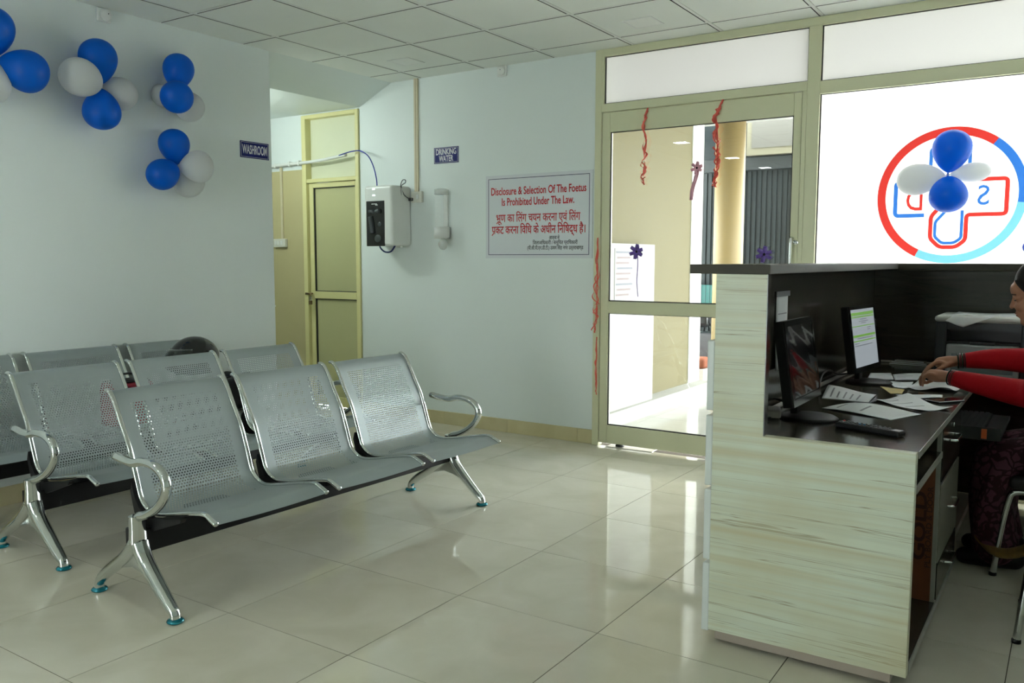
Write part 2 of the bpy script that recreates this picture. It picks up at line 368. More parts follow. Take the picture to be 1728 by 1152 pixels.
# ================================================================ GLAZED FRONT
A = M['alu']
win = struct('window_1', 'cream aluminium glazed front with frosted panes')
Y0, Y1 = .222, .285
def fr(name, x0, x1, z0, z1, ya=Y0, yb=Y1, p=win, m=A, bv=.003): return box(name, m, p, x0, x1, ya, yb, z0, z1, bevel=bv)
fr('frame_post', 1.527, 1.575, 0, CE)
fr('frame_rail', 1.575, RX, 2.641, CE)
fr('frame_post', 2.928, 3.0, 0, 2.641)
fr('frame_post', 2.902, 2.928, 0, 2.278)
fr('frame_rail', 1.575, 2.928, 2.278, 2.332)
fr('frame_rail', 3.0, 5.0, 2.252, 2.325); fr('frame_post', 5.0, RX, 0, 2.641)
fr('frame_rail', 3.0, 5.0, 0, .10)
fr('frame_post', 1.575, 1.590, 2.332, 2.641, bv=0)
def pane(x0, x1, z0, z1, m, p, y=.2535, g=.006, name='pane', yg=None):
    a = box(name, m, p, x0, x1, y-.0025, y+.0025, z0, z1)
    mb = MB(); ya, yb = y-.012, y-.003
    mb.box(x0, x1, ya, yb, z0, z0+g).box(x0, x1, ya, yb, z1-g*.6, z1).box(x0, x0+g, ya, yb, z0+g, z1-g*.6).box(x1-g, x1, ya, yb, z0+g, z1-g*.6)
    mb.build('gasket', M['gasket'], p); return a
pane(1.590, 2.928, 2.332, 2.641, M['frost_shaded'], win); pane(3.0, 5.0, 2.325, 2.641, M['frost_shaded'], win)
big = pane(3.0, 5.0, .10, 2.252, M['frost'], win)
# door leaf
dr = struct('door_1', 'cream aluminium glass door with clear panes')
def dl(name, x0, x1, z0, z1, ya=.230, yb=.276): return box(name, A, dr, x0, x1, ya, yb, z0, z1, bevel=.003)
dl('stile', 1.580, 1.638, .024, 2.274); dl('stile', 2.853, 2.899, .024, 2.274)
dl('top_rail', 1.638, 2.853, 2.143, 2.274); dl('middle_rail', 1.638, 2.853, .927, 1.009); dl('bottom_rail', 1.638, 2.853, .024, .151)
pane(1.638, 2.853, 1.009, 2.143, M['glass'], dr, g=.007, name='glass_pane'); pane(1.638, 2.853, .151, .927, M['glass'], dr, g=.007, name='glass_pane')
h = MB(); h.tube(sm([(2.868, .231, 1.42), (2.868, .19, 1.415), (2.868, .183, 1.36), (2.868, .183, 1.15), (2.868, .19, 1.10), (2.868, .231, 1.095)]), .010, 10)
h.build('pull_handle', M['chrome'], dr, True)
k = MB(); k.cyl((2.886, .231, 1.395), (2.886, .222, 1.395), .014); k.build('lock_cylinder', M['chrome'], dr, True)
fp = thing('floor_pivot', 'steel pivot plate set in the floor under the glass door', 'pivot plate', (1.81, .27, 0), .05)
box('plate', mat('pivot_steel', (.62, .6, .55), .35, .9), fp, -.17, .17, -.045, .045, 0, .004, bevel=.0015)
MB().lathe([(.03, .004), (.03, .012), (.018, .02), (.005, .021)], (-.09, .01, 0)).build('pivot', M['black'], fp, True)
# logo on the frosted pane: coloured films that read the right way from the street
RED, BLU, CYA, PUR = film('red_film', (.54, .143, .127)), film('blue_film', (.134, .285, .52)), film('cyan_film', (.30, .50, .545)), film('dark_blue_film', (.16, .2, .42))
LC = (3.70, 1.642); RO, RI = .368, .324; YL = .2498
def ring(a0, a1, m, n=40):
    mb = MB(); P = []
    for i in range(n+1):
        a = math.radians(a0+(a1-a0)*i/n); P.append((math.cos(a), math.sin(a)))
    vs = [(LC[0]+c*R, y, LC[1]+s*R) for y in (YL-.0004, YL+.0004) for R in (RO, RI) for c, s in P]; k = n+1
    fs = []
    for i in range(n):
        fs += [(i, i+1, k+i+1, k+i), (2*k+i, 3*k+i, 3*k+i+1, 2*k+i+1), (i, 2*k+i, 2*k+i+1, i+1), (k+i, k+i+1, 3*k+i+1, 3*k+i)]
    mb.add(vs, fs); mb.build('logo_ring', m, big)
ring(53, 244, RED, 60); ring(-8, 53, BLU); ring(244, 352, CYA)
def stroke(pts, m, w=.011, name='logo_outline', y=YL):
    pts = [Vector((x, z)) for x, z in pts]; L, R = [], []
    for i, p in enumerate(pts):
        d = (pts[min(i+1, len(pts)-1)]-pts[max(i-1, 0)]).normalized(); nrm = Vector((-d.y, d.x)); L.append(p+nrm*w); R.append(p-nrm*w)
    k = len(pts); vs = [(p.x, yy, p.y) for yy in (y-.0004, y+.0004) for s in (L, R) for p in s]; fs = []
    for i in range(k-1): fs += [(i, i+1, k+i+1, k+i), (2*k+i, 3*k+i, 3*k+i+1, 2*k+i+1)]
    return MB().add(vs, fs).build(name, m, big)
def rnd(pts, r=.02, n=5):
    out = []
    for i, p in enumerate(pts):
        if i in (0, len(pts)-1): out.append(p); continue
        a, b, c = Vector(pts[i-1]), Vector(p), Vector(pts[i+1]); u = (a-b).normalized()*r; v = (c-b).normalized()*r
        for k in range(n+1):
            t = k/n; q = (b+u)*(1-t)**2 + b*2*t*(1-t) + (b+v)*t*t; out.append(tuple(q))
    return out
stroke(rnd([(3.60, 1.722), (3.428, 1.722), (3.428, 1.538), (3.578, 1.538)]), BLU)
stroke(rnd([(3.79, 1.722), (3.972, 1.722), (3.972, 1.536), (3.786, 1.536), (3.786, 1.40), (3.74, 1.362), (3.66, 1.362), (3.612, 1.41), (3.612, 1.53), (3.67, 1.60)], .02), RED)
stroke(rnd([(3.765, 1.56), (3.765, 1.41), (3.73, 1.385), (3.67, 1.385), (3.635, 1.42), (3.635, 1.50), (3.69, 1.565)], .014), BLU, .008)
stroke(rnd([(3.60, 1.80), (3.60, 1.90), (3.79, 1.90), (3.79, 1.80)]), BLU, .009)
text('logo_letter', 'D', .16, RED, big, face_m((3.525, YL-.0006, 1.615), (-1, 0, 0), (0, 0, 1)), .8, .012)
text('logo_letter', 'S', .15, BLU, big, face_m((3.862, YL-.0006, 1.632), (-1, 0, 0), (0, 0, 1)), .95, .006)
stroke(rnd([(4.09, 1.40), (4.06, 1.36), (4.09, 1.32)]), PUR, .012)
# ================================================================ WASHROOM DOOR IN THE PASSAGE
d2 = struct('door_2', 'cream washroom door with pale transom panel and padlock')
B2 = M['alu2']
def b2(name, x0, x1, z0, z1, ya, yb, m=B2, p=d2, bv=.003): return box(name, m, p, x0, x1, ya, yb, z0, z1, bevel=bv)
b2('frame_post', -1.344, -1.296, 0, 2.520, .235, .345); b2('frame_post', -.712, -.677, 0, 2.520, .235, .345)
b2('frame_rail', -1.296, -.712, 2.488, 2.520, .235, .345); b2('frame_rail', -1.296, -.712, 1.948, 1.98, .24, .345)
b2('transom_panel', -1.296, -.712, 1.98, 2.488, .30, .31, M['doorlight'], bv=0)
lf = b2('leaf_stile', -1.290, -1.240, .02, 1.944, .262, .30); b2('leaf_stile', -.745, -.715, .02, 1.944, .262, .30)
b2('leaf_rail', -1.240, -.745, 1.905, 1.944, .262, .30); b2('leaf_rail', -1.240, -.745, .953, 1.015, .262, .30); b2('leaf_rail', -1.240, -.745, .02, .10, .262, .30)
b2('leaf_panel', -1.240, -.745, 1.015, 1.905, .283, .29, M['doorpanel'], bv=0); b2('leaf_panel', -1.240, -.745, .10, .953, .283, .29, M['doorpanel'], bv=0)
g = MB(); g.box(-1.240, -1.233, .27, .284, .10, .953).box(-1.240, -1.233, .27, .284, 1.015, 1.905).box(-1.233, -.745, .27, .284, 1.899, 1.905).box(-1.233, -.745, .27, .284, .947, .953).box(-1.233, -.745, .27, .284, 1.015, 1.021)
g.build('gasket', M['gasket'], d2)
latch = mat('tarnished_brass', s2l((120, 104, 70)), .35, .8)
hp = MB(); hp.box(-1.325, -1.24, .226, .236, .985, 1.003).cyl((-1.27, .215, .994), (-1.27, .26, .994), .008); hp.tube(sm([(-1.262, .225, .995), (-1.250, .222, .985), (-1.248, .222, .95)]), .004, 8)
hp.build('latch', latch, d2, True)
pk = thing('padlock', 'small brass padlock hanging from the washroom door latch', 'padlock', (-1.252, .218, .90))
box('body', latch, pk, -.018, .018, -.008, .008, 0, .035, bevel=.004)
MB().tube(sm([(-.011, 0, .034), (-.011, 0, .058), (0, 0, .07), (.011, 0, .058), (.011, 0, .034)]), .003, 8).build('shackle', M['chrome'], pk, True)
# wall switch, conduit and pipe in the passage
sw = thing('light_switch', 'white switch box on the beige passage wall', 'switch', (-1.63, WF-.008, 1.437))
box('plate', M['offwhite'], sw, -.077, .077, -.03, 0, -.037, .037, bevel=.004)
for i in (-.045, -.01, .03): box('rocker', M['white'], sw, i-.012, i+.012, -.036, -.03, -.018, .018, bevel=.002)
o = box('wall_conduit', M['cond'], None, -1.622, -1.597, WF-.022, WF-.008, 1.475, 2.10, bevel=.002); tag(o, 'beige cable conduit above the switch box in the passage', 'conduit')
pp = sm([(-2.4, .225, 2.100), (-1.9, .225, 2.108), (-1.55, .225, 2.118), (-1.33, .225, 2.120), (-1.1, .215, 2.126), (-.93, .212, 2.140), (-.79, .212, 2.153)], 8)
o = MB().tube(pp, .014, 12).build('water_pipe', M['white'], None, True); tag(o, 'white plastic water pipe running across the washroom door frame', 'pipe')
for x, z in ((-1.66, 2.114), (-1.48, 2.119), (-1.36, 2.120)): box('pipe_clip', M['white'], o, x-.008, x+.008, .207, WF-.0085, z-.022, z+.022, bevel=.003)
bt = sm([(-.86, .20, 2.150), (-.79, .195, 2.162), (-.70, .19, 2.172), (-.60, .18, 2.168), (-.50, .165, 2.12), (-.43, .15, 2.03), (-.395, .145, 1.93), (-.385, .14, 1.86)], 8)
o = MB().tube(bt, .0048, 8).build('water_tube', mat('blue_tube', s2l((20, 40, 150)), .3), None, True); tag(o, 'blue water tube curving from the white pipe to the purifier', 'tube')
# passage lamp: a tube light high on the hidden side of the passage
tl = thing('tube_light', 'lit tube light on the passage wall behind the left wall', 'lamp', (-1.25, LE+.03, 2.36))
box('batten', M['white'], tl, -.32, .32, -.03, 0, -.03, .03, bevel=.004)
MB().cyl((-.3, .02, 0), (.3, .02, 0), .014).build('tube', mat('lit_tube', (.9, .9, .9), .5, emit=((.9, 1, .94), 110)), tl, True)
# ================================================================ SIGNS
def sign(name, label, origin, right, w, h, th, boardm, upv=(0, 0, 1)):
    t = thing(name, label, 'sign', origin); F = face_m((0, 0, 0), right, upv)
    mb = MB().box(-w/2, w/2, -h/2, h/2, 0, th); me = mb.mesh(name); me.transform(F); link('board', me, boardm, t)
    return t, F
def border(t, F, w, h, ins, lw, z, m):
    mb = MB(); a, b = w/2-ins, h/2-ins
    mb.box(-a, a, b-lw, b, z, z+.0006).box(-a, a, -b, -b+lw, z, z+.0006).box(-a, -a+lw, -b+lw, b-lw, z, z+.0006).box(a-lw, a, -b+lw, b-lw, z, z+.0006)
    me = mb.mesh('border'); me.transform(F); link('border', me, m, t)
def put(t, F, body, x, y, size, m, width=None, bold=.0, name='lettering', z=.0, align='CENTER', xs=1):
    return text(name, body, size, m, t, F @ Matrix.Translation((x, y, z)), xs, bold, width, align)
t, F = sign('washroom_sign', 'navy sign reading WASHROOM at the end of the balloon wall', (LX, -1.118, 2.014), (0, 1, 0), .236, .108, .004, M['navy'])
border(t, F, .236, .108, .006, .0018, .004, M['wprint']); put(t, F, 'WASHROOM', 0, -.001, .082, M['wprint'], .205, .016, z=.0044)
t, F = sign('drinking_water_sign', 'navy sign reading DRINKING WATER on the front wall', (.228, WF, 2.087), (1, 0, 0), .235, .12, .004, M['navy'])
border(t, F, .235, .12, .006, .0018, .004, M['wprint']); put(t, F, 'DRINKING', 0, .024, .062, M['wprint'], .195, .02, z=.0044); put(t, F, 'WATER', 0, -.027, .062, M['wprint'], .138, .02, z=.0044)
t, F = sign('notice_board', 'large white notice with red English and Hindi lettering beside the glass door', (1.053, WF-.0012, 1.604), (1, 0, 0), .90, .605, .006, M['signwhite'])
border(t, F, .90, .605, .024, .004, .006, M['navyline'])
Z_ = .0066
put(t, F, 'Disclosure & Selection Of The Foetus', 0, .183, .078, M['red'], .80, .018, z=Z_)
put(t, F, 'Is Prohibited Under The Law.', 0, .105, .078, M['red'], .61, .018, z=Z_)
put(t, F, '\u092d\u0942\u0923 \u0915\u093e \u093f\u0932\u0902\u0917 \u091a\u092f\u0928 \u0915\u0930\u0928\u093e \u090f\u0935\u0902 \u093f\u0932\u0902\u0917', 0, -.012, .082, M['red'], .71, .010, z=Z_)
put(t, F, '\u092a\u0915\u091f \u0915\u0930\u0928\u093e \u093f\u0935\u093f\u0927 \u0915\u0947 \u0905\u0927\u0940\u0928 \u093f\u0928\u093f\u0937\u0926\u094d\u0927 \u0939\u0948\u0964', 0, -.098, .082, M['red'], .79, .014, z=Z_)
for (x, y) in ((-.342, -.036), (-.385, -.122)):     # the small r-stroke under the first letters
    mb = MB().prism([(x-.012, y-.012), (x-.006, y-.016), (x+.012, y+.004), (x+.006, y+.008)], 'z', Z_-.0004, Z_+.0004)
    me = mb.mesh('r_stroke'); me.transform(F); link('lettering_stroke', me, M['red'], t)
put(t, F, '\u0906\u091c\u094d\u091e\u093e \u0938\u0947', .145, -.157, .036, M['ink'], .085, .015, z=Z_)
put(t, F, '\u093f\u091c\u0932\u093e\u0905\u093f\u0927\u0915\u093e\u0930\u0940 / \u0938\u092e\u0941\u093f\u091a\u0924 \u092a\u094d\u0930\u093e\u093f\u0927\u0915\u093e\u0930\u0940', .150, -.192, .036, M['ink'], .37, .012, z=Z_)
put(t, F, '(\u092a\u0940.\u0938\u0940.\u092a\u0940.\u090f\u0928.\u0921\u0940.\u091f\u0940.) \u090a\u0927\u092e \u093f\u0938\u0902\u0939 \u0928\u0917\u0930 \u0909\u0924\u094d\u0924\u0930\u093e\u0916\u0923\u094d\u0921', .150, -.229, .036, M['ink'], .46, .012, z=Z_)
# ================================================================ WATER PURIFIER AND FITTINGS
wp = thing('water_purifier', 'white wall-mounted water purifier with black front window', 'water purifier', (-.27, WF, 1.395))
MB().box(-.144, .145, -.233, 0, .004, .47).build('body', M['white'], wp, bevel=.022, seg=4)
MB().box(-.120, .07, -.2365, -.228, .0, .352).build('front_window', M['blackgl'], wp, bevel=.004)
inn = mat('smoky_filter_parts', (.05, .06, .065), .25)
cb = MB(); cb.cyl((-.085, -.2375, .27), (-.03, -.2375, .27), .018).cyl((-.015, -.2375, .27), (.03, -.2375, .27), .018).tube(sm([(-.075, -.237, .23), (-.06, -.237, .17), (-.05, -.237, .10)]), .022, 10).ell((.0, -.237, .06), (.035, .004, .03)).ell((.02, -.237, .17), (.02, .003, .018))
cb.build('filter_cartridges', inn, wp, True)
for a, b, z in ((-.062, -.005, .325), (-.022, .002, .317)): box('logo_mark', M['wprint'], wp, a, b, -.2372, -.2364, z, z+.005)
led = mat('indicator_led', (.8, .9, .9), .4, emit=((.75, .95, 1.0), 3))
for z in (.442, .395): box('indicator_light', led, wp, -.053, -.028, -.2345, -.231, z-.004, z+.004)
box('side_clip', M['black'], wp, -.162, -.143, -.14, -.10, .285, .36, bevel=.003)
MB().tube(sm([(-.155, -.12, .30), (-.155, -.12, .15), (-.15, -.12, .08)]), .0025, 6).build('drain_line', M['white'], wp, True)
MB().tube(sm([(-.07, -.14, .006), (-.045, -.15, -.02), (0, -.15, -.045), (.05, -.14, -.04), (.075, -.12, .006)]), .0065, 8).build('lower_tube', mat('navy_tube', s2l((25, 45, 110)), .3), wp, True)
for x in (.09, .12): MB().cyl((x, -.1, .006), (x, -.1, -.012), .012).build('tap', M['white'], wp, True)
so = thing('socket_board', 'white socket board on the front wall beside the purifier', 'socket', (-.075, WF, 1.78))
box('plate', M['offwhite'], so, -.03, .075, -.028, 0, -.043, .043, bevel=.004)
box('plug', mat('dark_plug', (.05, .05, .05), .5), so, -.042, -.005, -.05, -.028, -.03, -.006, bevel=.005)
box('rocker', M['white'], so, .025, .05, -.033, -.028, -.018, .018, bevel=.002)
o = MB().tube(sm([(-.132, .14, 1.75), (-.126, .13, 1.82), (-.128, .13, 1.87), (-.108, .13, 1.905), (-.08, .13, 1.905), (-.085, .135, 1.885), (-.125, .135, 1.86), (-.124, .16, 1.80), (-.105, .19, 1.77), (-.10, .208, 1.762)]), .0035, 8).build('power_cord', mat('grey_cord', (.06, .065, .07), .5), wp, True); o.location = (.27, -WF, -1.395)
o = box('wall_conduit', M['cond'], None, -.080, -.042, WF-.016, WF, 1.823, CE, bevel=.002); tag(o, 'beige cable conduit rising from the socket board to the ceiling', 'conduit')
box('lid_seam', mat('conduit_seam', s2l((150, 135, 110)), .6), o, -.063, -.059, WF-.0168, WF-.016, 1.825, CE-.003)
cu = thing('cup_dispenser', 'clear tubular paper cup dispenser under the drinking water sign', 'cup dispenser', (.226, WF-.06, 1.36))
cp = haze('clear_plastic', (.8, .82, .8), .10)
MB().lathe([(.052, .16), (.052, .455)], n=24).build('tube', cp, cu, True)
MB().lathe([(.056, .425), (.056, .462), (.03, .47), (.001, .471)], n=24).build('cap', haze('cap_plastic', (.75, .77, .75), .35), cu, True)
MB().lathe([(.060, .092), (.060, .178)], n=24).build('collar', M['white'], cu, True, solid=.003)
box('wall_bracket', M['white'], cu, -.02, .02, .05, .06, .10, .44)
d = MB().lathe([(.001, -.003), (.040, -.003), (.044, 0), (.044, .003), (.001, .003)], n=24).build('flap', haze('flap_plastic', (.6, .62, .58), .45), cu, True)
d.rotation_euler = (PI/2, 0, 0); d.location = (.028, -.02, .048)
def sensor(label, origin, rz):
    t = thing('motion_sensor', label, 'sensor', origin, rz)
    box('base', M['white'], t, -.04, .04, -.018, 0, -.038, .038, bevel=.006)
    q = MB().lathe([(.030, 0), (.030, .012), (.022, .024), (.001, .027)], n=24).build('dome', M['white'], t, True); q.rotation_euler = (PI/2, 0, 0); q.location = (.004, -.018, 0)
    q = MB().lathe([(.003, 0), (.003, .002), (.001, .003)], n=8).build('eye', M['black'], t, True); q.rotation_euler = (PI/2, 0, 0); q.location = (.007, -.0445, .004)
sensor('small white ceiling-edge sensor on the balloon wall', (LX, -2.152, 2.648), PI/2)
sensor('small white sensor high on the front wall above the notice', (.75, WF, 2.65), 0)
# ================================================================ BALLOONS
def balloon(c, d, L, R, m, label, group):
    """a pear shaped balloon whose knot sits at c and which points along d"""
    d = Vector(d).normalized(); q = d.to_track_quat('Z', 'Y')
    t = thing('balloon', label, 'balloon', c, 0, group); prof = []
    n = 20
    for i in range(n+1):
        th = PI*i/n; prof.append((max(R*math.sin(th)*math.sin(th/2)**.42/.89, .003), .010+L*(.5-.5*math.cos(th))))
    b = MB().lathe(prof, n=28).build('body', m, t, True); b.rotation_mode = 'QUATERNION'; b.rotation_quaternion = q
    k = MB().lathe([(.006, -.006), (.004, 0), (.0055, .006), (.003, .014)], n=10).build('knot', m, t, True); k.rotation_mode = 'QUATERNION'; k.rotation_quaternion = q
    return t
bl, wh = M['blueb'], M['whiteb']
G = 'balloons on the left wall'
XB = -.20
def clus(cy, cz, items, cx=XB, where='', group=G):
    for col, d, L, R, lab in items: balloon((cx, cy, cz), d, L, R, bl if col == 'b' else wh, lab, group)
clus(-2.258, 2.228, [('b', (.1, -.12, 1), .24, .100, 'upper blue balloon of the four-balloon flower on the left wall'),
    ('b', (.1, -.06, -1), .225, .100, 'lower blue balloon of the four-balloon flower on the left wall'),
    ('w', (.35, -.95, .12), .255, .10, 'white balloon pointing left in the four-balloon flower on the wall'),
    ('w', (-.22, .9, -.1), .22, .092, 'white balloon pointing right in the four-balloon flower on the wall')])
clus(-2.80, 2.27, [('b', (.05, -.1, 1), .24, .105, 'blue balloon cut off by the left picture edge, topmost of its bunch'),
    ('b', (.62, .85, -.38), .235, .105, 'blue balloon of the leftmost bunch, facing into the room'),
    ('w', (.1, -.35, -1), .22, .10, 'white balloon at the left picture edge under the leftmost blue pair'),
    ('w', (-.2, -.9, .1), .20, .09, 'white balloon of the leftmost bunch, outside the picture edge')])
clus(-1.79, 2.275, [('b', (.05, .14, 1), .215, .090, 'blue balloon at the top of the small bunch nearest the ceiling corner'),
    ('b', (.80, -.52, -.42), .19, .094, 'blue balloon facing the room in the bunch nearest the ceiling corner'),
    ('w', (-.12, .85, -.6), .20, .088, 'white balloon lower right in the bunch nearest the ceiling corner'),
    ('w', (-.5, -.5, -.2), .13, .065, 'white balloon half hidden behind the blue ones nearest the ceiling corner')])
clus(-1.80, 1.838, [('b', (.05, -.15, 1), .21, .090, 'upper blue balloon of the lowest bunch on the left wall'),
    ('b', (.25, -.95, -.45), .22, .090, 'blue balloon pointing left in the lowest bunch on the left wall'),
    ('w', (.85, .72, .02), .20, .096, 'white balloon facing the room in the lowest bunch on the left wall'),
    ('w', (-.15, .8, -.75), .20, .094, 'white balloon lowest in the lowest bunch against the left wall')])
clus(1.75-.0, 0, [], 0)
G2 = 'balloons on the frosted window'
KX, KY, KZ = 3.700, .13, 1.742
for col, d, L, R, lab in [('b', (.12, -.1, 1), .225, .098, 'upper blue balloon of the bunch on the frosted window'),
    ('b', (.12, -.45, -1), .20, .096, 'lower blue balloon of the bunch on the frosted window'),
    ('w', (-1, -.1, -.12), .24, .085, 'white balloon pointing left in the bunch on the frosted window'),
    ('w', (1, .35, .10), .20, .052, 'small white balloon pointing right in the bunch on the frosted window')]:
    balloon((KX, KY, KZ), d, L, R, bl if col == 'b' else wh, lab, G2)
o = balloon((-.55, -.785, .953), (-1, -.50, .0), .25, .115, wh, 'white balloon half hidden behind the end of the left wall in the passage', None)
# ================================================================ RIBBONS AND BOWS
rib = mat('coral_ribbon', s2l((236, 104, 90)), .4)
def ribbon(label, pts, curls, w=.007, seed=1):
    rnd_ = random.Random(seed); t = thing('curling_ribbon', label, 'ribbon', pts[0])
    o0 = Vector(pts[0]); path = [Vector(p)-o0 for p in sm(pts, 10)]; L = len(path)
    for s, (amp, tw, ph, ln) in enumerate(curls):
        pp = []
        n = int(L*ln)
        for i in range(n):
            f = i/(L-1); a = amp*min(1, f*4)*(.6+.4*math.sin(f*9+ph)); an = ph+tw*f*2*PI
            pp.append(path[i]+Vector((a*math.cos(an), -.004-abs(a)*.6*(1+math.sin(an)), .25*a*math.sin(an*1.3))))
        mb = MB(); vs = []; 
        for i, p in enumerate(pp):
            an = ph+tw*i/(L-1)*PI
            wv = Vector((math.cos(an), math.sin(an)*.6, .3))*w/2; vs += [p-wv, p+wv]
        mb.add(vs, [(2*i, 2*i+1, 2*i+3, 2*i+2) for i in range(len(pp)-1)]); mb.build('strand', rib, t, True, solid=.0007)
ribbon('coral curled ribbon hanging from the door head, the left of the two', [(1.915, .226, 2.276), (1.905, .222, 2.23), (1.890, .225, 2.17), (1.90, .235, 2.05), (1.893, .238, 1.93), (1.886, .24, 1.84), (1.882, .24, 1.78)], [(.016, 4, 0, 1), (.022, 6, 2, .98), (.012, 5, 4, .95), (.020, 8, 1, .9), (.006, 1, 1, .35), (.006, 1, 4, .3)], .010, seed=2)
ribbon('thick coral braided ribbon hanging from the door head, the right of the two', [(2.42, .226, 2.277), (2.40, .222, 2.23), (2.379, .225, 2.16), (2.386, .235, 2.03), (2.392, .238, 1.90), (2.378, .24, 1.80), (2.372, .24, 1.745)], [(.014, 5, 0, 1), (.018, 7, 2, 1), (.020, 6, 4, .97), (.010, 4, 1, .95), (.020, 8, 5, .95), (.024, 9, 3, 1), (.006, 1, 1, .3), (.006, 1, 4, .28)], .012, seed=3)
ribbon('red twisted ribbon hanging down the left door jamb', [(1.561, .221, 1.44), (1.561, .22, 1.30), (1.560, .22, 1.16), (1.560, .216, 1.04), (1.562, .215, .93), (1.553, .215, .85), (1.545, .214, .79)], [(.005, 3, 0, 1), (.022, 5, 2, 1), (.022, 4, 5, .95), (.006, 6, 1, 1), (.026, 6, 3, .98)], .008, 4)
ribbon('red ribbon tail hanging low on the left door jamb', [(1.561, .221, .76), (1.560, .22, .66), (1.560, .22, .56), (1.561, .22, .45), (1.561, .22, .36)], [(.004, 3, 0, 1), (.006, 2, 2, .9), (.007, 4, 4, .95)], .009, 5)
def bow(label, c, m, tail, s=1):
    t = thing('ribbon_bow', label, 'bow', c); kn = MB().ell((0, -.008, 0), (.014*s, .01, .015*s), 12, 8); kn.build('knot', M['black'], t, True)
    for k, a in enumerate((20, 80, 140, 200, 260, 330)):
        a = math.radians(a); d = Vector((math.cos(a), -.25, math.sin(a))); nrm = Vector((-math.sin(a), 0, math.cos(a)))
        def f(u, v): 
            r = .045*s*math.sin(PI*u)**.7*(1 if u < .5 else 1); x = .05*s*(u if u < .5 else 1-u)*2
            return d*x + nrm*(v-.5)*.022*s + Vector((0, -.012*math.sin(PI*u*2) if u < .5 else -.012*math.sin(PI*u*2)-.002, 0)) + Vector((0, -.008, 0))
        MB().grid(f, 12, 2).build('loop', m, t, True, solid=.0008)
    if tail:
        def g(u, v): return Vector((tail[0]*u+(v-.5)*tail[2]*(1-.2*u)+.004*math.sin(u*7), -.006, -tail[1]*u))
        MB().grid(g, 10, 2).build('tail', m, t, True, solid=.0008)
pur = mat('purple_ribbon', s2l((100, 72, 160)), .35); pnk = mat('pink_ribbon', s2l((222, 160, 178)), .35)
bow('pink ribbon bow with a long tail stuck on the door glass', (2.255, .248, 1.872), pnk, (-.04, .20, .03), .8)
bow('purple ribbon bow with a thin tail at the left of the door glass', (1.845, .248, 1.345), pur, (.008, .30, .007))
bow('purple ribbon bow on the door glass just above the counter', (2.70, .248, 1.325), pur, None)
# ================================================================ WAITING BENCHES
PROF = [(-.262,.776),(-.250,.778),(-.228,.766),(-.205,.735),(-.158,.650),(-.112,.568),(-.082,.485),(-.055,.405),(-.035,.372),(0,.350),(.045,.342),(.12,.352),(.19,.366),(.27,.382),(.337,.392),(.362,.390),(.385,.380),(.416,.367)]
def prof_s(): return [(p.x, p.z) for p in sm([(x, 0, z) for x, z in PROF], 3)]
PS = prof_s(); SW = .508; PITCH = .5773; STN = .898
def seat_mesh():
    arc = [0]
    for a, b in zip(PS, PS[1:]): arc.append(arc[-1]+math.hypot(b[0]-a[0], b[1]-a[1]))
    ny = 10; vs = []; uv = []
    for i, (x, z) in enumerate(PS):
        for j in range(ny+1):
            f = j/ny; vs.append((x-.008*math.sin(PI*f)*(1 if i < 24 else .4), (f-.5)*SW, z-.006*math.sin(PI*f)*(1 if i > 22 else 0))); uv.append((f*SW, arc[i]))
    fs = [(i*(ny+1)+j, i*(ny+1)+j+1, (i+1)*(ny+1)+j+1, (i+1)*(ny+1)+j) for i in range(len(PS)-1) for j in range(ny)]
    me = bpy.data.meshes.new('seat'); me.from_pydata(vs, [], fs); ul = me.uv_layers.new(name='UVMap')
    for p in me.polygons:
        for li in p.loop_indices: ul.data[li].uv = uv[me.loops[li].vertex_index]
        p.use_smooth = True
    me.materials.append(M['perf']); return me
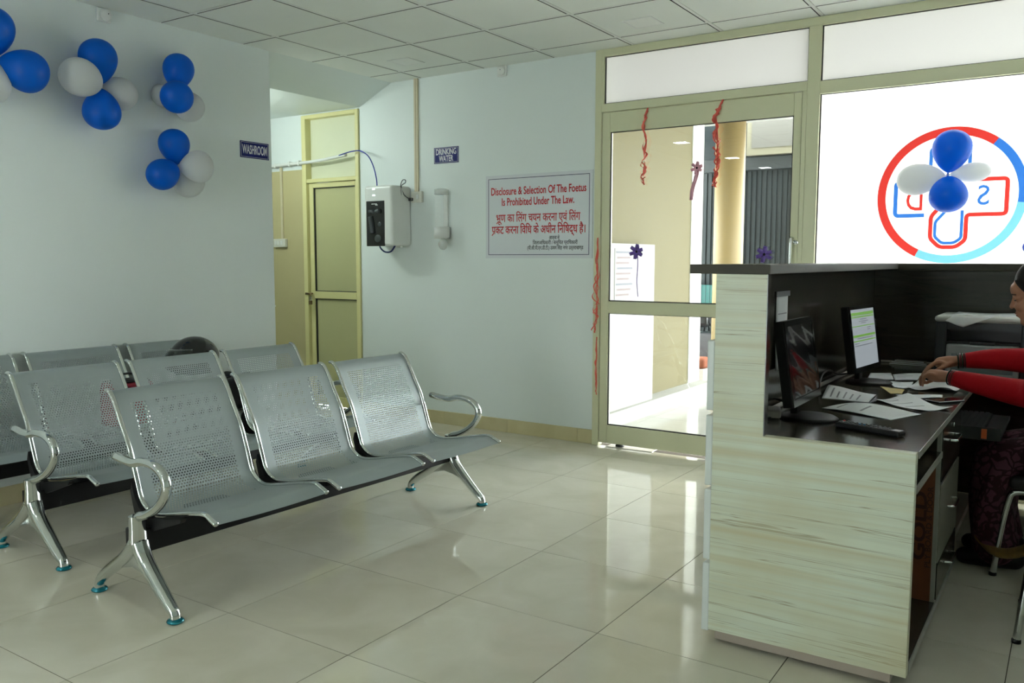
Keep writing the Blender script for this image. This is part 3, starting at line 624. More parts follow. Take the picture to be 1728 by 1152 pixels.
def make_bench():
    t = thing('waiting_bench', 'x', 'bench')
    sme = seat_mesh()
    tr = MB().tube([(x, 0, z) for x, z in PS], [.0105]*len(PS), 10, sq=.8).mesh('side_trim'); tr.materials.append(M['chrome'])
    for p in tr.polygons: p.use_smooth = True
    br = MB().prism([(-.075,.455),(-.058,.40),(-.03,.362),(.045,.335),(.24,.366),(.23,.35),(.06,.29),(-.03,.29),(-.062,.34),(-.085,.42)], 'y', -.011, .011).mesh('bracket'); br.materials.append(M['black'])
    for k in (-1, 0, 1):
        s = link('seat', sme, None, t); s.location = (0, k*PITCH, 0)
        for e in (-1, 1):
            q = link('side_trim', tr, None, s); q.location = (0, e*(SW/2), .002)
            b = link('bracket', br, None, s); b.location = (0, e*(SW/2+.010), -.006)
        pl = MB().box(-.03, .15, -.09, .09, .296, .33).build('seat_mount', M['black'], s, bevel=.006)
    MB().box(-.035, .045, -STN-.01, STN+.01, .205, .296).build('beam', M['black'], t, bevel=.006)
    for e in (-1, 1):
        lg = MB()
        lg.tube([(.035, 0, .352), (.035, 0, .30), (.035, 0, .245)], [.034, .033, .036], 12, sq=.75)
        lg.tube(sm([(.045, 0, .25), (.075, 0, .195), (.155, 0, .115), (.225, 0, .053), (.249, 0, .034), (.2527, 0, .014)], 5), [.034-.0145*min(1, i/20) for i in range(26)], 12, sq=.85)
        lg.tube(sm([(.028, 0, .25), (-.05, 0, .178), (-.175, 0, .098), (-.228, 0, .058), (-.249, 0, .034), (-.2527, 0, .014)], 5), [.034-.0145*min(1, i/20) for i in range(26)], 12, sq=.85)
        lg.prism([(.02,.25),(.055,.22),(.10,.165),(.15,.115),(.11,.125),(.06,.140),(.0,.150),(-.07,.133),(-.13,.118),(-.05,.178)], 'y', -.007, .007)
        l = lg.build('leg', M['chrome'], t, True); l.location = (0, e*STN, 0)
        md = l.modifiers.new('split', 'EDGE_SPLIT'); md.split_angle = .9
        for x in (-.2527, .2527):
            MB().lathe([(.012, 0), (.028, .001), (.031, .006), (.027, .012), (.014, .016)], (x, 0, 0), 20).build('foot_pad', M['teal'], l, True)
        ap = sm([(.035, 0, .335), (.055, 0, .352), (.10, 0, .366), (.160, 0, .398), (.208, 0, .440), (.230, 0, .488), (.210, 0, .530), (.155, 0, .555), (.085, 0, .558), (.03, 0, .546), (-.03, 0, .548), (-.09, 0, .556)], 5)
        n = len(ap); a = MB().tube(ap, [.022-.004*min(1, i/15) for i in range(n)], 12, sq=.9)
        a.ell(ap[-1], (.018, .018, .016), 12, 8)
        o = a.build('armrest', M['chrome'], t, True); o.location = (0, e*STN, 0)
    return t
b1 = make_bench(); b1.location = (1.4716, -2.299, 0); b1.rotation_euler.z = -.0316
b1['label'] = 'three-seat perforated steel waiting bench nearest the camera'; b1['group'] = 'rows of waiting benches'
b2_ = copy_tree(b1); b2_.location = (.5872, -2.248, 0); b2_.rotation_euler.z = .0114; b2_['label'] = 'three-seat perforated steel waiting bench, the middle one of the three rows'
b3 = copy_tree(b1); b3.location = (-.0465, -2.44, 0); b3.rotation_euler.z = 0; b3['label'] = 'three-seat perforated steel waiting bench against the balloon wall'
for ch in [x for x in bpy.data.objects if x.parent == b3]:
    ch.location.z += .015
    for g in [x for x in bpy.data.objects if x.parent == ch and x.name.startswith('foot_pad')]:
        g.location.z = -.015
# ---- things left on the wall bench
hm = thing('motorcycle_helmet', 'black motorcycle helmet with smoky visor behind the middle bench row', 'helmet', (.04, -1.90, .585), math.radians(-85))
sh = MB()
def shell(u, v):
    th = u*2*PI; ph = v*.72*PI; r = 1.0
    x = math.sin(ph)*math.cos(th)*.158; y = math.sin(ph)*math.sin(th)*.118; z = math.cos(ph)*.130
    if v > .6: x *= 1-.10*(v-.6); y *= 1-.25*(v-.6)
    return (x, y, .128+z)
sh.grid(shell, 36, 18); sh.build('shell', M['blackgl'], hm, True)
def visor(u, v):
    th = (u-.5)*1.9; ph = (.30+v*.32)*PI
    return (math.sin(ph)*math.cos(th)*.178, math.sin(ph)*math.sin(th)*.131, .118+math.cos(ph)*.128)
MB().grid(visor, 20, 8).build('visor', thin_glass('smoky_visor', (.45, .48, .48), .8), hm, True, solid=.003)
for e in (-1, 1): MB().ell((.095, e*.108, .15), (.016, .006, .016), 12, 8).build('visor_pivot', M['black'], hm, True)
def soft(name, m, parent, x0, x1, y0, y1, z0, z1, b=.05):
    return MB().box(x0, x1, y0, y1, z0, z1).build(name, m, parent, True, bevel=b, seg=5)
clo = mat('black_nylon', (.014, .014, .016), .6, bump=.4, bscale=30)
bp_ = thing('backpack', 'black backpack lying on the wall bench under the helmet', 'backpack', (.05, -1.86, .40))
soft('main_pocket', clo, bp_, -.14, .16, -.24, .22, .0, .185, .05)
soft('side_pocket', clo, bp_, -.10, .18, .20, .26, .02, .205, .028)
MB().tube(sm([(.10, .05, .185), (.14, .14, .21), (.15, .22, .215), (.16, .27, .15), (.15, .275, .06)]), .012, 8, sq=.4).build('strap', M['black'], bp_, True)
box('buckle', mat('grey_buckle', (.15, .15, .16), .4), bp_, .145, .165, .235, .262, .155, .185, bevel=.003)
rb = thing('handbag', 'maroon handbag with black top seen between the middle bench seats', 'handbag', (.06, -2.33, .40))
soft('body', mat('maroon_leather', s2l((140, 16, 40)), .4), rb, -.07, .07, -.13, .11, 0, .232, .02)
box('top_flap', clo, rb, -.06, .06, -.11, .09, .230, .243, bevel=.005)
MB().tube(sm([(0, -.09, .235), (0, -.05, .27), (0, .03, .27), (0, .07, .235)]), .006, 8).build('handle', M['black'], rb, True)
# ================================================================ RECEPTION COUNTER
ct = thing('reception_counter', 'tall reception counter with pale wood end panel and dark ledge', 'counter', (3.33, -2.30, 0))
def cbx(name, m, x0, x1, y0, y1, z0, z1, bv=.0015, p=ct): 
    o = MB().box(x0-3.33, x1-3.33, y0+2.30, y1+2.30, z0, z1).build(name, m, p, bevel=bv); return o
pl_ = MB().prism([(0,.047),(.615,.047),(.615,.727),(.167,.727),(.167,1.243),(0,1.243)], 'y', 0, .036)
pl_.build('end_panel', M['lam'], ct, bevel=.001, seg=1)
cbx('end_panel_edge', M['dlam'], 3.4972, 3.4992, -2.30, -2.264, .728, 1.243, 0)
cbx('back_panel', M['dlam'], 3.331, 3.365, -2.264, .135, .047, 1.243)
cbx('return_panel', M['dlam'], 3.365, 5.0, .10, .135, .047, 1.236)
cbx('ledge_top', M['ledge'], 3.24, 3.505, -2.303, -.03, 1.243, 1.274, .002)
cbx('return_ledge_top', M['ledge'], 3.24, 5.0, -.03, .205, 1.236, 1.273, .002)
for z0, z1 in ((.04, .275), (.288, .527), (.541, .778), (.794, 1.026)):
    cbx('fascia_panel', M['fascia'], 3.306, 3.331, -2.301, .135, z0, z1, .004)
cbx('plinth', mat('plinth_board', s2l((165, 152, 140)), .6), 3.35, 3.90, -2.287, .10, .014, .047)
for x in (3.42, 3.84):
    for y in (-2.24, -1.2, -.2): MB().cyl((x-3.33, y+2.3, 0), (x-3.33, y+2.3, .014), .014).build('foot', M['white'], ct, True)
cbx('bay_floor', M['dlam'], 3.365, 3.943, -2.264, -1.70, .047, .075)
cbx('bay_floor_edge', M['edge'], 3.9432, 3.947, -2.264, -1.13, .047, .075, 0)
cbx('shelf', M['dlam'], 3.45, 3.943, -2.264, -1.70, .602, .62); cbx('shelf_edge', M['edge'], 3.9432, 3.947, -2.264, -1.70, .600, .622, 0)
wt = thing('desk_worktop', 'dark wood laminate worktop behind the counter ledge', 'worktop', (3.365, -2.264, .707))
MB().box(0, .5815, 0, 2.364, 0, .020).build('slab', M['dlamt'], wt)
MB().box(.5835, 1.5, 1.80, 2.364, 0, .020).build('return_slab', M['dlamt'], wt)
MB().box(.5815, .5835, 0, 1.80, -.001, .0202).build('edge_band', M['edge'], wt)
# drawer cabinet
dc = thing('drawer_cabinet', 'three-drawer cabinet under the reception worktop', 'cabinet', (3.45, -1.70, .076))
MB().box(0, .478, .0, .55, 0, .63).build('body', M['dlam'], dc)
MB().box(.10, .478, -.004, -.0005, 0, .522).build('plywood_side', M['ply'], dc)
MB().box(.478, .492, 0, .012, 0, .63).build('side_edge', M['edge'], dc)
text('printed_lettering', 'GOLD', .06, mat('dark_ply_print', s2l((70, 32, 14)), .6), dc, face_m((.436, -.0046, .27), (0, 0, 1), (-1, 0, 0)), 1.5, .03)
text('printed_lettering', 'PLY BOARD & DOOR', .026, mat('dark_ply_print2', s2l((70, 32, 14)), .6), dc, face_m((.466, -.0046, .27), (0, 0, 1), (-1, 0, 0)), 1.2, .012)
for z0, z1, m in ((.43, .628, M['dlam']), (.135, .425, mat('grey_drawer_front', s2l((120, 118, 105)), .3, noise=.08, scale=4)), (.0, .13, M['dlam'])):
    f = MB().box(.480, .496, .014, .548, z0+.003, z1-.003).build('drawer_front', m, dc, bevel=.001)
    zz = (z0+z1)/2+.02
    MB().tube(sm([(.496, .21, zz), (.516, .215, zz), (.52, .24, zz), (.52, .32, zz), (.516, .345, zz), (.496, .35, zz)]), .005, 8).build('handle', M['chrome'], f, True)
    if z0 > .3: MB().cyl((.496, .28, z1-.03), (.501, .28, z1-.03), .008).build('lock', M['chrome'], f, True)
kt = thing('keyboard_tray', 'dark pull-out keyboard tray with an orange sticker', 'tray', (3.74, -1.08, .566))
box('tray', mat('tray_black', (.02, .02, .022), .3), kt, 0, .345, 0, .56, 0, .016, bevel=.002)
box('tray_side', mat('tray_grey', (.018, .018, .019), .4), kt, 0, .345, -.012, 0, -.002, .05, bevel=.002)
box('sticker', mat('orange_sticker', s2l((190, 80, 20)), .4), kt, .275, .295, -.0128, -.012, .004, .044)
kb = thing('keyboard', 'black keyboard on the pull-out tray', 'keyboard', (3.87, -1.04, .5825))
box('base', M['black'], kb, 0, .15, 0, .44, 0, .018, bevel=.004)
kmesh = MB().box(-.0075, .0075, -.0075, .0075, 0, .005).mesh('key'); kmesh.materials.append(mat('key_black', (.02, .02, .021), .5))
for i in range(6):
    for j in range(22):
        o = link('key', kmesh, None, kb); o.location = (.02+.022*i, .02+.019*j, .018)
# ================================================================ ON THE DESK
def monitor(label, x, y, rz, tilt, w, h, z, scr):
    t = thing('computer_monitor', label, 'monitor', (x, y, .7275), rz)
    MB().lathe([(.10, 0), (.102, .005), (.09, .012), (.03, .018), (.001, .019)], (.0, 0, 0), 32).build('base', M['black'], t, True)
    box('neck', M['black'], t, -.058, -.034, -.022, .022, .012, .13, bevel=.004)
    R = Matrix.Translation((-.005, 0, z)) @ Matrix.Rotation(-tilt, 4, 'Y')
    def rb_(name, m, a, bv=0, par=None):
        me = MB().box(*a).mesh(name); me.transform(R); o = link(name, me, m, par or t)
        if bv: d = o.modifiers.new('b', 'BEVEL'); d.width = bv; d.segments = 2; d.limit_method = 'ANGLE'
        return o
    rb_('housing', M['black'], (-.035, 0, -w/2, w/2, 0, h), .004); rb_('rear_bulge', M['black'], (-.055, -.035, -w*.33, w*.33, .02, h*.75), .008)
    bz = MB(); e = .016
    bz.box(0, .004, -w/2, w/2, h-e, h).box(0, .004, -w/2, w/2, 0, e*1.5).box(0, .004, -w/2, -w/2+e, e*1.5, h-e).box(0, .004, w/2-e, w/2, e*1.5, h-e)
    me = bz.mesh('bezel'); me.transform(R); link('bezel', me, M['blackgl'], t)
    s = rb_('screen', scr, (0, .0015, -w/2+e, w/2-e, e*1.5, h-e)); return t, s, R
t1, s1, _ = monitor('switched-off black monitor with crinkled film at the near end of the desk', 3.535, -1.90, 0, math.radians(8.5), .36, .295, .062, mat('dark_screen', (.008, .008, .009), .14, spec=.35))
# wrinkled protective film corner pieces on the dark screen
fm = thin_glass('wrinkled_film', (.95, .95, .96), .14, .06)
_rf = random.Random(4)
def filmfn(u, v):
    y = -.155+.31*u; z = .03+.245*v
    p = Vector((.005+.002*math.sin(u*9+v*13)*math.sin(v*7+u*4), y, z)); return _ @ p
MB().grid(filmfn, 24, 18).build('protective_film', fm, t1, True)
on = mat('lit_screen_white', (.1, .1, .1), .3, emit=((.62, .70, .76), .34))
t2, s2, R2 = monitor('lit monitor showing a page with green bands', 3.530, -.835, math.radians(-6), math.radians(8), .36, .30, .058, on)
gr = mat('lit_screen_green', (.1, .1, .1), .3, emit=((.30, .75, .08), .32)); gt = mat('lit_screen_text', (.05, .05, .05), .3, emit=((.15, .17, .19), .5))
def scr(name, y0, y1, z0, z1, m):
    me = MB().box(.0015, .0020, y0, y1, z0, z1).mesh(name); me.transform(R2); link(name, me, m, s2)
for z0, z1 in ((.256, .270), (.246, .252), (.205, .209), (.158, .168), (.138, .143)): scr('green_band', -.155, .155, z0, z1, gr)
for z, a, b in ((.236, -.04, .05), (.227, -.06, .07), (.219, -.03, .04), (.196, .05, .10), (.187, .05, .09), (.150, -.1, .12), (.128, -.14, -.08), (.118, -.14, .1)): scr('text_line', a, b, z, z+.003, gt)
rm = thing('remote_control', 'long black television remote lying on the worktop', 'remote', (3.765, -2.035, .7275), math.radians(-19))
box('body', M['black'], rm, -.112, .112, -.024, .024, 0, .02, bevel=.007)
btn = {'r': mat('red_button', s2l((200, 30, 30)), .4), 'g': mat('grey_button', (.12, .12, .13), .5), 'b': mat('blue_button', s2l((40, 120, 170)), .4)}
bme = {k: MB().lathe([(.0045, 0), (.0045, .002), (.003, .003)], n=10).mesh('button') for k in btn}
for k in btn: bme[k].materials.append(btn[k])
for i in range(11):
    for j in range(3):
        k = 'r' if (i == 0 and j == 2) else ('b' if (i in (4, 5) and j == 1) else 'g'); o = link('button', bme[k], None, rm); o.location = (-.098+.016*i, -.014+.014*j, .020)
box('end_plate', mat('silver_plate', (.3, .3, .32), .3, .8), rm, .082, .108, -.014, .014, .020, .0205)
# papers: each sheet its own curled surface (corners in desk coordinates)
ZD = .7276
def sheet(label, c, lift, seed=0, m=None, z=ZD, prints=0, group='loose papers on the reception desk'):
    r = random.Random(seed); a, b, d, e = [Vector((x, y, 0)) for x, y in c]; cen = (a+b+d+e)/4
    t = thing('paper_sheet', label, 'paper', (cen.x, cen.y, z), 0, group)
    p1, p2 = r.uniform(0, 6), r.uniform(0, 6)
    def f(u, v, dz=0):
        p = (a*(1-u)+e*u)*(1-v)+(b*(1-u)+d*u)*v-cen
        w = lift*(.5+.5*math.sin(u*5+p1))*(.5+.5*math.sin(v*4+p2)); return Vector((p.x, p.y, .0006+w+dz))
    MB().grid(lambda u, v: f(u, v), 14, 14).build('sheet', m or M['paper'], t, True, solid=.0004)
    for k in range(prints):
        u0 = .15+.7*k/max(1, prints); 
        ln = r.uniform(.3, .7)
        MB().grid(lambda u, v: f(u0+.035*u, .12+ln*v, .0006), 1, 12).build('print_line', M['print'], t)
sheet('printed table sheet between the two monitors', [(3.463,-1.412),(3.406,-1.057),(3.633,-1.204),(3.643,-1.418)], .012, 1, prints=5)
sheet('crumpled white sheet nearest the remote control', [(3.524,-1.662),(3.602,-1.463),(3.86,-1.588),(3.786,-1.773)], .022, 2, prints=2, z=ZD)
sheet('curled white sheet at the inner edge of the worktop', [(3.632,-1.357),(3.755,-1.225),(3.943,-1.418),(3.848,-1.523)], .024, 3, prints=3)
sheet('white slip lying beyond the curled sheet at the worktop edge', [(3.697,-1.141),(3.863,-1.048),(3.876,-1.161),(3.746,-1.245)], .008, 5, prints=1)
sheet('small yellow printed card in front of the lit monitor', [(3.597,-.926),(3.705,-.973),(3.715,-1.105),(3.673,-1.122)], .002, 6, mat('yellow_card', s2l((210, 190, 120)), .5), prints=2)
sheet('white sheet beside the foot of the lit monitor', [(3.50,-.692),(3.468,-.466),(3.553,-.408),(3.611,-.674)], .004, 7)
sheet('written note sheet behind the stack in the hands', [(3.572,-.471),(3.69,-.341),(3.703,-.611),(3.616,-.672)], .004, 8, prints=3)
sheet('flat printed sheet left of the hands', [(3.607,-.755),(3.70,-.70),(3.715,-.915),(3.661,-.957)], .006, 9, prints=2)
sheet('folded white sheet held under the receptionist\'s hands', [(3.712,-.957),(3.715,-.60),(3.918,-.80),(3.882,-.995)], .030, 10, z=ZD+.003)
ph = thing('smartphone', 'black smartphone lying at the inner edge of the worktop', 'phone', (3.892, -1.222, ZD), math.radians(-35))
box('body', M['blackgl'], ph, -.035, .035, -.07, .07, 0, .008, bevel=.003); box('screen', M['blackgl'], ph, -.032, .032, -.062, .062, .008, .0085)
cl = thing('wall_calendar', 'narrow printed calendar sheet stuck on the dark panel behind the near monitor', 'calendar', (3.3655, -1.68, 1.02))
def calf(u, v): return (.002+.010*(1-v)**2, -.075+.15*u-.02*(1-v), -.148+.296*v)
MB().grid(calf, 4, 10).build('page', M['paper'], cl, True, solid=.0006)
MB().box(.002, .006, -.085, .09, .13, .15).build('header', mat('grey_header', (.3, .31, .33), .25), cl)
for k in range(5): MB().box(.0028+.010*(1-(.15+.14*k))**2, .0034+.010*(1-(.15+.14*k))**2, -.055, .055, -.148+.296*(.15+.14*k), -.148+.296*(.15+.14*k)+.004).build('date_row', M['print'], cl)
cord = mat('dark_cord', (.02, .02, .02), .5); gcord = mat('pale_cord', (.42, .40, .36), .5)
def cable(label, pts, m, r=.004):
    o = MB().tube(sm(pts, 8), r, 8).build('desk_cable', m, None, True); tag(o, label, 'cable')
cable('pale cable trunking lying along the foot of the dark panel', [(3.385, -2.12, .735), (3.385, -1.8, .737), (3.38, -1.4, .737), (3.38, -.9, .737), (3.385, -.4, .737), (3.39, .0, .737)], gcord, .009)
cable('black cable curling behind the near monitor', [(3.50, -1.90, .76), (3.44, -1.98, .80), (3.41, -2.05, .79), (3.40, -2.10, .745), (3.43, -2.0, .734)], cord)
cable('black cable looping behind the lit monitor', [(3.49, -.86, .78), (3.43, -.98, .775), (3.41, -1.06, .80), (3.40, -1.15, .79), (3.41, -1.25, .745)], cord)
cable('thin pale cable along the back of the return desk', [(3.42, .07, .734), (3.7, .08, .736), (4.1, .07, .734)], gcord, .006)
ad = thing('power_adapter', 'pale power adapter on the worktop behind the near monitor', 'adapter', (3.415, -1.93, ZD), .3)
box('body', mat('adapter_cream', (.45, .42, .36), .5), ad, -.03, .03, -.05, .05, 0, .03, bevel=.008)
MB().tube(sm([(0, .05, .015), (.01, .08, .02), (.03, .1, .012)]), .004, 8).build('lead', cord, ad, True)
# printer on the return desk
pr = thing('laser_printer', 'dark grey laser printer with pale top on the return desk', 'printer', (3.735, -.33, .7276))
pg = mat('printer_charcoal', (.030, .034, .040), .4); pgl = mat('printer_grey', (.34, .37, .38), .4); pdk = mat('printer_slot', (.008, .008, .009), .5)
box('side_panel', pg, pr, 0, .05, 0, .36, 0, .262, bevel=.006); box('side_panel', pg, pr, .365, .415, 0, .36, 0, .262, bevel=.006)
box('rear_body', pg, pr, .05, .365, .12, .36, 0, .262); box('upper_bridge', pg, pr, .05, .365, .02, .12, .222, .262)
box('output_tray', pdk, pr, .05, .365, .02, .12, .158, .166)
box('front_panel', pgl, pr, .052, .363, -.012, .05, .0, .155, bevel=.008)
box('paper_cassette', mat('cassette_teal_grey', (.16, .21, .22), .4), pr, .075, .34, -.016, -.011, .02, .11, bevel=.003)
soft('paper_stop', pdk, pr, .15, .26, .0, .06, .155, .172, .006)
soft('scanner_lid', mat('printer_pale', (.50, .52, .48), .4), pr, -.006, .42, -.01, .36, .262, .292, .02)
sheet('white sheet hanging over the front edge of the printer lid', [(3.79, -.20), (3.80, .0), (4.12, .0), (4.12, -.30)], .006, 12, z=1.0196)
def flapf(u, v): return (.075+(.16*u if True else 0)+.02*v-(.05*v*(1-u)), -.018-.012*math.sin(v*1.5), .294-.055*v*(1-abs(u-.35)*1.6))
MB().grid(flapf, 8, 6).build('paper_corner', M['paper'], pr, True, solid=.0005)
for k, (w, d, lab) in enumerate(((.20, .05, 'lowest thin register at the back of the return desk'), (.18, .045, 'middle thin register at the back of the return desk'), (.15, .04, 'topmost thin register at the back of the return desk'))):
    nb = thing('register_book', lab, 'book', (3.58, .01, ZD+.0085*k), -.12, 'registers at the back of the return desk')
    box('cover', mat('register_cover_%d' % k, (.22, .19, .15), .6), nb, -w/2, w/2, -d/2, d/2, 0, .008)
    box('pages', M['paper'], nb, -w/2-.001, w/2-.004, -d/2-.0012, d/2-.004, .0015, .0065)
# ================================================================ THE RECEPTIONIST
def remesh(mb, name, m, parent, vox, smooth_it=6, fac=.5):
    me = mb.mesh(name); o = bpy.data.objects.new(name, me); COL.objects.link(o)
    r = o.modifiers.new('r', 'REMESH'); r.mode = 'VOXEL'; r.voxel_size = vox
    s = o.modifiers.new('s', 'SMOOTH'); s.iterations = smooth_it; s.factor = fac
    bpy.context.view_layer.update(); dg = bpy.context.evaluated_depsgraph_get()
    m2 = bpy.data.meshes.new_from_object(o.evaluated_get(dg)); bpy.data.objects.remove(o)
    m2.materials.clear(); m2.materials.append(m); return link(name, m2, None, parent, True)
def limb(mb, pts, rs, n=14, k=4):
    P = sm(pts, k); R = []
    for i in range(len(rs)-1):
        for j in range(k): R.append(rs[i]+(rs[i+1]-rs[i])*j/k)
    R.append(rs[-1]); mb.tube(P, R, n)
    mb.ell(P[0], (R[0],)*3, 12, 8); mb.ell(P[-1], (R[-1],)*3, 12, 8)
PO = Vector((4.45, -.85, 0))
pe = thing('person', 'woman in red sweater and maroon printed kurta sorting papers at the desk', 'person', PO)
def L(x, y, z): return Vector((x, y, z))-PO
skin = mat('skin', s2l((162, 114, 88)), .5, spec=.3, noise=.06, scale=20)
body = MB()
HO = L(4.173, -.85, 1.1525); HR = Matrix.Rotation(math.radians(-20), 3, 'Y')
def hp_(x, y, z): return HO + HR @ Vector((x, y, z))
def he(c, r): body.ell(hp_(*c), r, 20, 14, HR)
he((.018, 0, .03), (.096, .075, .095)); he((-.024, 0, -.045), (.070, .056, .076)); he((-.076, 0, -.096), (.019, .025, .018)); he((-.078, 0, -.058), (.017, .030, .030))
he((-.068, 0, .035), (.022, .050, .035)); he((-.091, 0, -.053), (.010, .021, .006)); he((-.090, 0, -.065), (.010, .018, .0065)); he((-.074, .028, -.03), (.02, .02, .022)); he((-.074, -.028, -.03), (.02, .02, .022))
limb(body, [hp_(-.082, 0, .018), hp_(-.093, 0, -.004), hp_(-.104, 0, -.022)], [.006, .0075, .0095]); 
for e in (-1, 1):
    he((-.095, e*.010, -.026), (.009, .006, .005)); he((.012, e*.078, -.012), (.018, .007, .030)); he((-.070, e*.033, .003), (.013, .015, .010))
limb(body, [hp_(.03, 0, -.06), L(4.255, -.85, 1.02), L(4.33, -.85, .93)], [.05, .047, .07])
limb(body, [L(4.36, -.85, .88), L(4.42, -.85, .72), L(4.46, -.85, .56)], [.11, .11, .13])
body.ell(L(4.345, -.85, .90), (.09, .19, .07)); body.ell(L(4.46, -.85, .55), (.14, .18, .10))
ARM = {'l': [(4.335, -1.02, .91), (4.20, -1.055, .775), (4.17, -1.03, .757), (4.02, -.955, .768), (3.868, -.892, .787)],
       'r': [(4.335, -.68, .91), (4.21, -.625, .86), (4.17, -.618, .850), (4.02, -.632, .850), (3.868, -.655, .834)]}
for s, p in ARM.items(): limb(body, [L(*q) for q in p], [.055, .044, .042, .036, .024])
def hand(w, kn, ys, tips, mids, thumb):
    limb(body, [L(*w), (L(*w)+kn)/2, kn], [.023, .028, .026], k=3)
    for i, (yo, tp, md) in enumerate(zip(ys, tips, mids)):
        base = kn+Vector((.004, yo, .004-.002*abs(i-1))); limb(body, [base+Vector((.02, 0, -.002)), base+Vector((-.008, 0, .004)), L(*md), L(*tp)], [.0085, .0098, .0082, .0068], 10, 3)
    limb(body, [L(*q) for q in thumb], [.013, .0105, .009, .0075], 10, 3)
hand((3.868, -.892, .787), L(3.797, -.876, .789), (-.030, -.011, .009, .027), [(3.766, -.905, .744), (3.756, -.885, .742), (3.757, -.864, .743), (3.764, -.846, .746)], [(3.768, -.906, .776), (3.756, -.886, .777), (3.757, -.864, .777), (3.764, -.847, .776)], [(3.842, -.868, .782), (3.815, -.838, .772), (3.79, -.832, .758), (3.772, -.838, .747)])
hand((3.868, -.655, .834), L(3.802, -.662, .822), (-.030, -.011, .009, .026), [(3.742, -.692, .768), (3.732, -.674, .763), (3.733, -.655, .763), (3.742, -.640, .768)], [(3.768, -.692, .805), (3.758, -.674, .803), (3.757, -.654, .803), (3.764, -.637, .804)], [(3.848, -.680, .824), (3.815, -.705, .805), (3.788, -.708, .785), (3.768, -.702, .766)])
for e in (-1, 1):
    limb(body, [L(4.46, -.85+e*.09, .52), L(4.25, -.85+e*.10, .50), L(4.06, -.85+e*.10, .475)], [.085, .075, .058])
    limb(body, [L(4.06, -.85+e*.10, .47), L(4.08, -.85+e*.10, .28), L(4.12, -.85+e*.10, .08)], [.055, .052, .034])
    limb(body, [L(4.14, -.85+e*.10, .045), L(4.06, -.85+e*.105, .035), L(3.97, -.85+e*.11, .025)], [.035, .032, .022])
bd = remesh(body, 'body', skin, pe, .0042, 4)
hair = mat('black_hair', (.010, .008, .007), .6, spec=.2, noise=.3, scale=60, stretch=(1, 8, 1))
hb = MB(); hb.ell(hp_(.034, 0, .045), (.104, .083, .098), 24, 16, HR); hb.ell(hp_(.06, 0, -.02), (.075, .080, .09), 20, 14, HR); hb.ell(hp_(.135, 0, -.03), (.045, .05, .05), 16, 12, HR)
for e in (-1, 1): limb(hb, [hp_(-.055, e*.045, .075), hp_(-.03, e*.074, .03), hp_(.01, e*.083, -.015), hp_(.05, e*.075, -.06)], [.007, .014, .02, .02])
remesh(hb, 'hair', hair, pe, .006, 3)
ew = mat('eye_white', (.5, .48, .46), .3); ed = mat('eye_dark', (.012, .009, .008), .3); lip = mat('lip_colour', s2l((120, 62, 58)), .4)
for e in (-1, 1):
    MB().ell(hp_(-.0815, e*.032, .000), (.005, .014, .0032), 12, 8, HR).build('eye', ed, pe, True)
    limb_ = MB(); limb_.tube([hp_(-.0875, e*.012, .022), hp_(-.0865, e*.028, .027), hp_(-.072, e*.048, .021)], [.002, .003, .0018], 8); limb_.build('eyebrow', hair, pe, True)
lp = MB(); lp.ell(hp_(-.0965, 0, -.054), (.0055, .018, .0035), 12, 8, HR); lp.ell(hp_(-.0955, 0, -.0635), (.0055, .016, .004), 12, 8, HR); lp.build('lips', lip, pe, True)
# clothing
redw = mat('red_sweater', s2l((158, 8, 20)), .8, spec=.2, noise=.12, scale=14, bump=.5, bscale=90)
sw_ = MB()
for s, p in ARM.items():
    q = [L(*x) for x in p]; cut = .17 if s == 'l' else .30
    q[-1] = q[-1]*(1-cut)+q[-2]*cut
    limb(sw_, q, [.078, .062, .060, .048, .036])
    a = q[-1]; d = (q[-1]-q[-2]).normalized(); sw_.tube([a-d*.03, a+d*.012], [.038, .036], 16)
sw_.ell(L(4.35, -.85, .88), (.115, .215, .10)); limb(sw_, [L(4.36, -.85, .88), L(4.42, -.85, .72), L(4.46, -.85, .56)], [.14, .145, .165])
limb(sw_, [L(4.285, -.85, .965), L(4.33, -.85, .93)], [.068, .09])
remesh(sw_, 'sweater', redw, pe, .008, 6)
m, t, b = nt('maroon_printed_cotton'); tc = N(t, 'ShaderNodeTexCoord'); vo = N(t, 'ShaderNodeTexVoronoi', feature='DISTANCE_TO_EDGE', i_Scale=22.0); nz = N(t, 'ShaderNodeTexNoise', i_Scale=9.0)
ad_ = N(t, 'ShaderNodeMix', data_type='VECTOR'); ad_.inputs[0].default_value = .12; t.links.new(tc.outputs['Object'], ad_.inputs[4]); t.links.new(nz.outputs['Color'], ad_.inputs[5]); t.links.new(ad_.outputs[1], vo.inputs['Vector'])
r = ramp(t, vo.outputs[0], [(0, s2l((44, 4, 16))), (.10, s2l((52, 6, 20))), (.16, s2l((84, 46, 60))), (1, s2l((70, 36, 50)))])
t.links.new(r.outputs[0], b.inputs['Base Color']); b.inputs['Roughness'].default_value = .85
ku = MB()
for e in (-1, 1):
    limb(ku, [L(4.46, -.85+e*.09, .53), L(4.25, -.85+e*.11, .50), L(4.055, -.85+e*.11, .468)], [.11, .092, .074])
    limb(ku, [L(4.055, -.85+e*.11, .465), L(4.05, -.85+e*.11, .30), L(4.08, -.85+e*.10, .10)], [.074, .082, .09])
ku.ell(L(4.46, -.85, .56), (.17, .20, .13)); ku.ell(L(4.08, -.85, .30), (.07, .14, .19)); ku.ell(L(4.25, -.85, .47), (.2, .16, .06))
limb(ku, [L(4.10, -1.00, .46), L(4.06, -1.02, .34), L(4.05, -1.02, .20), L(4.07, -1.01, .11)], [.05, .055, .06, .05])
remesh(ku, 'kurta', m, pe, .010, 5)
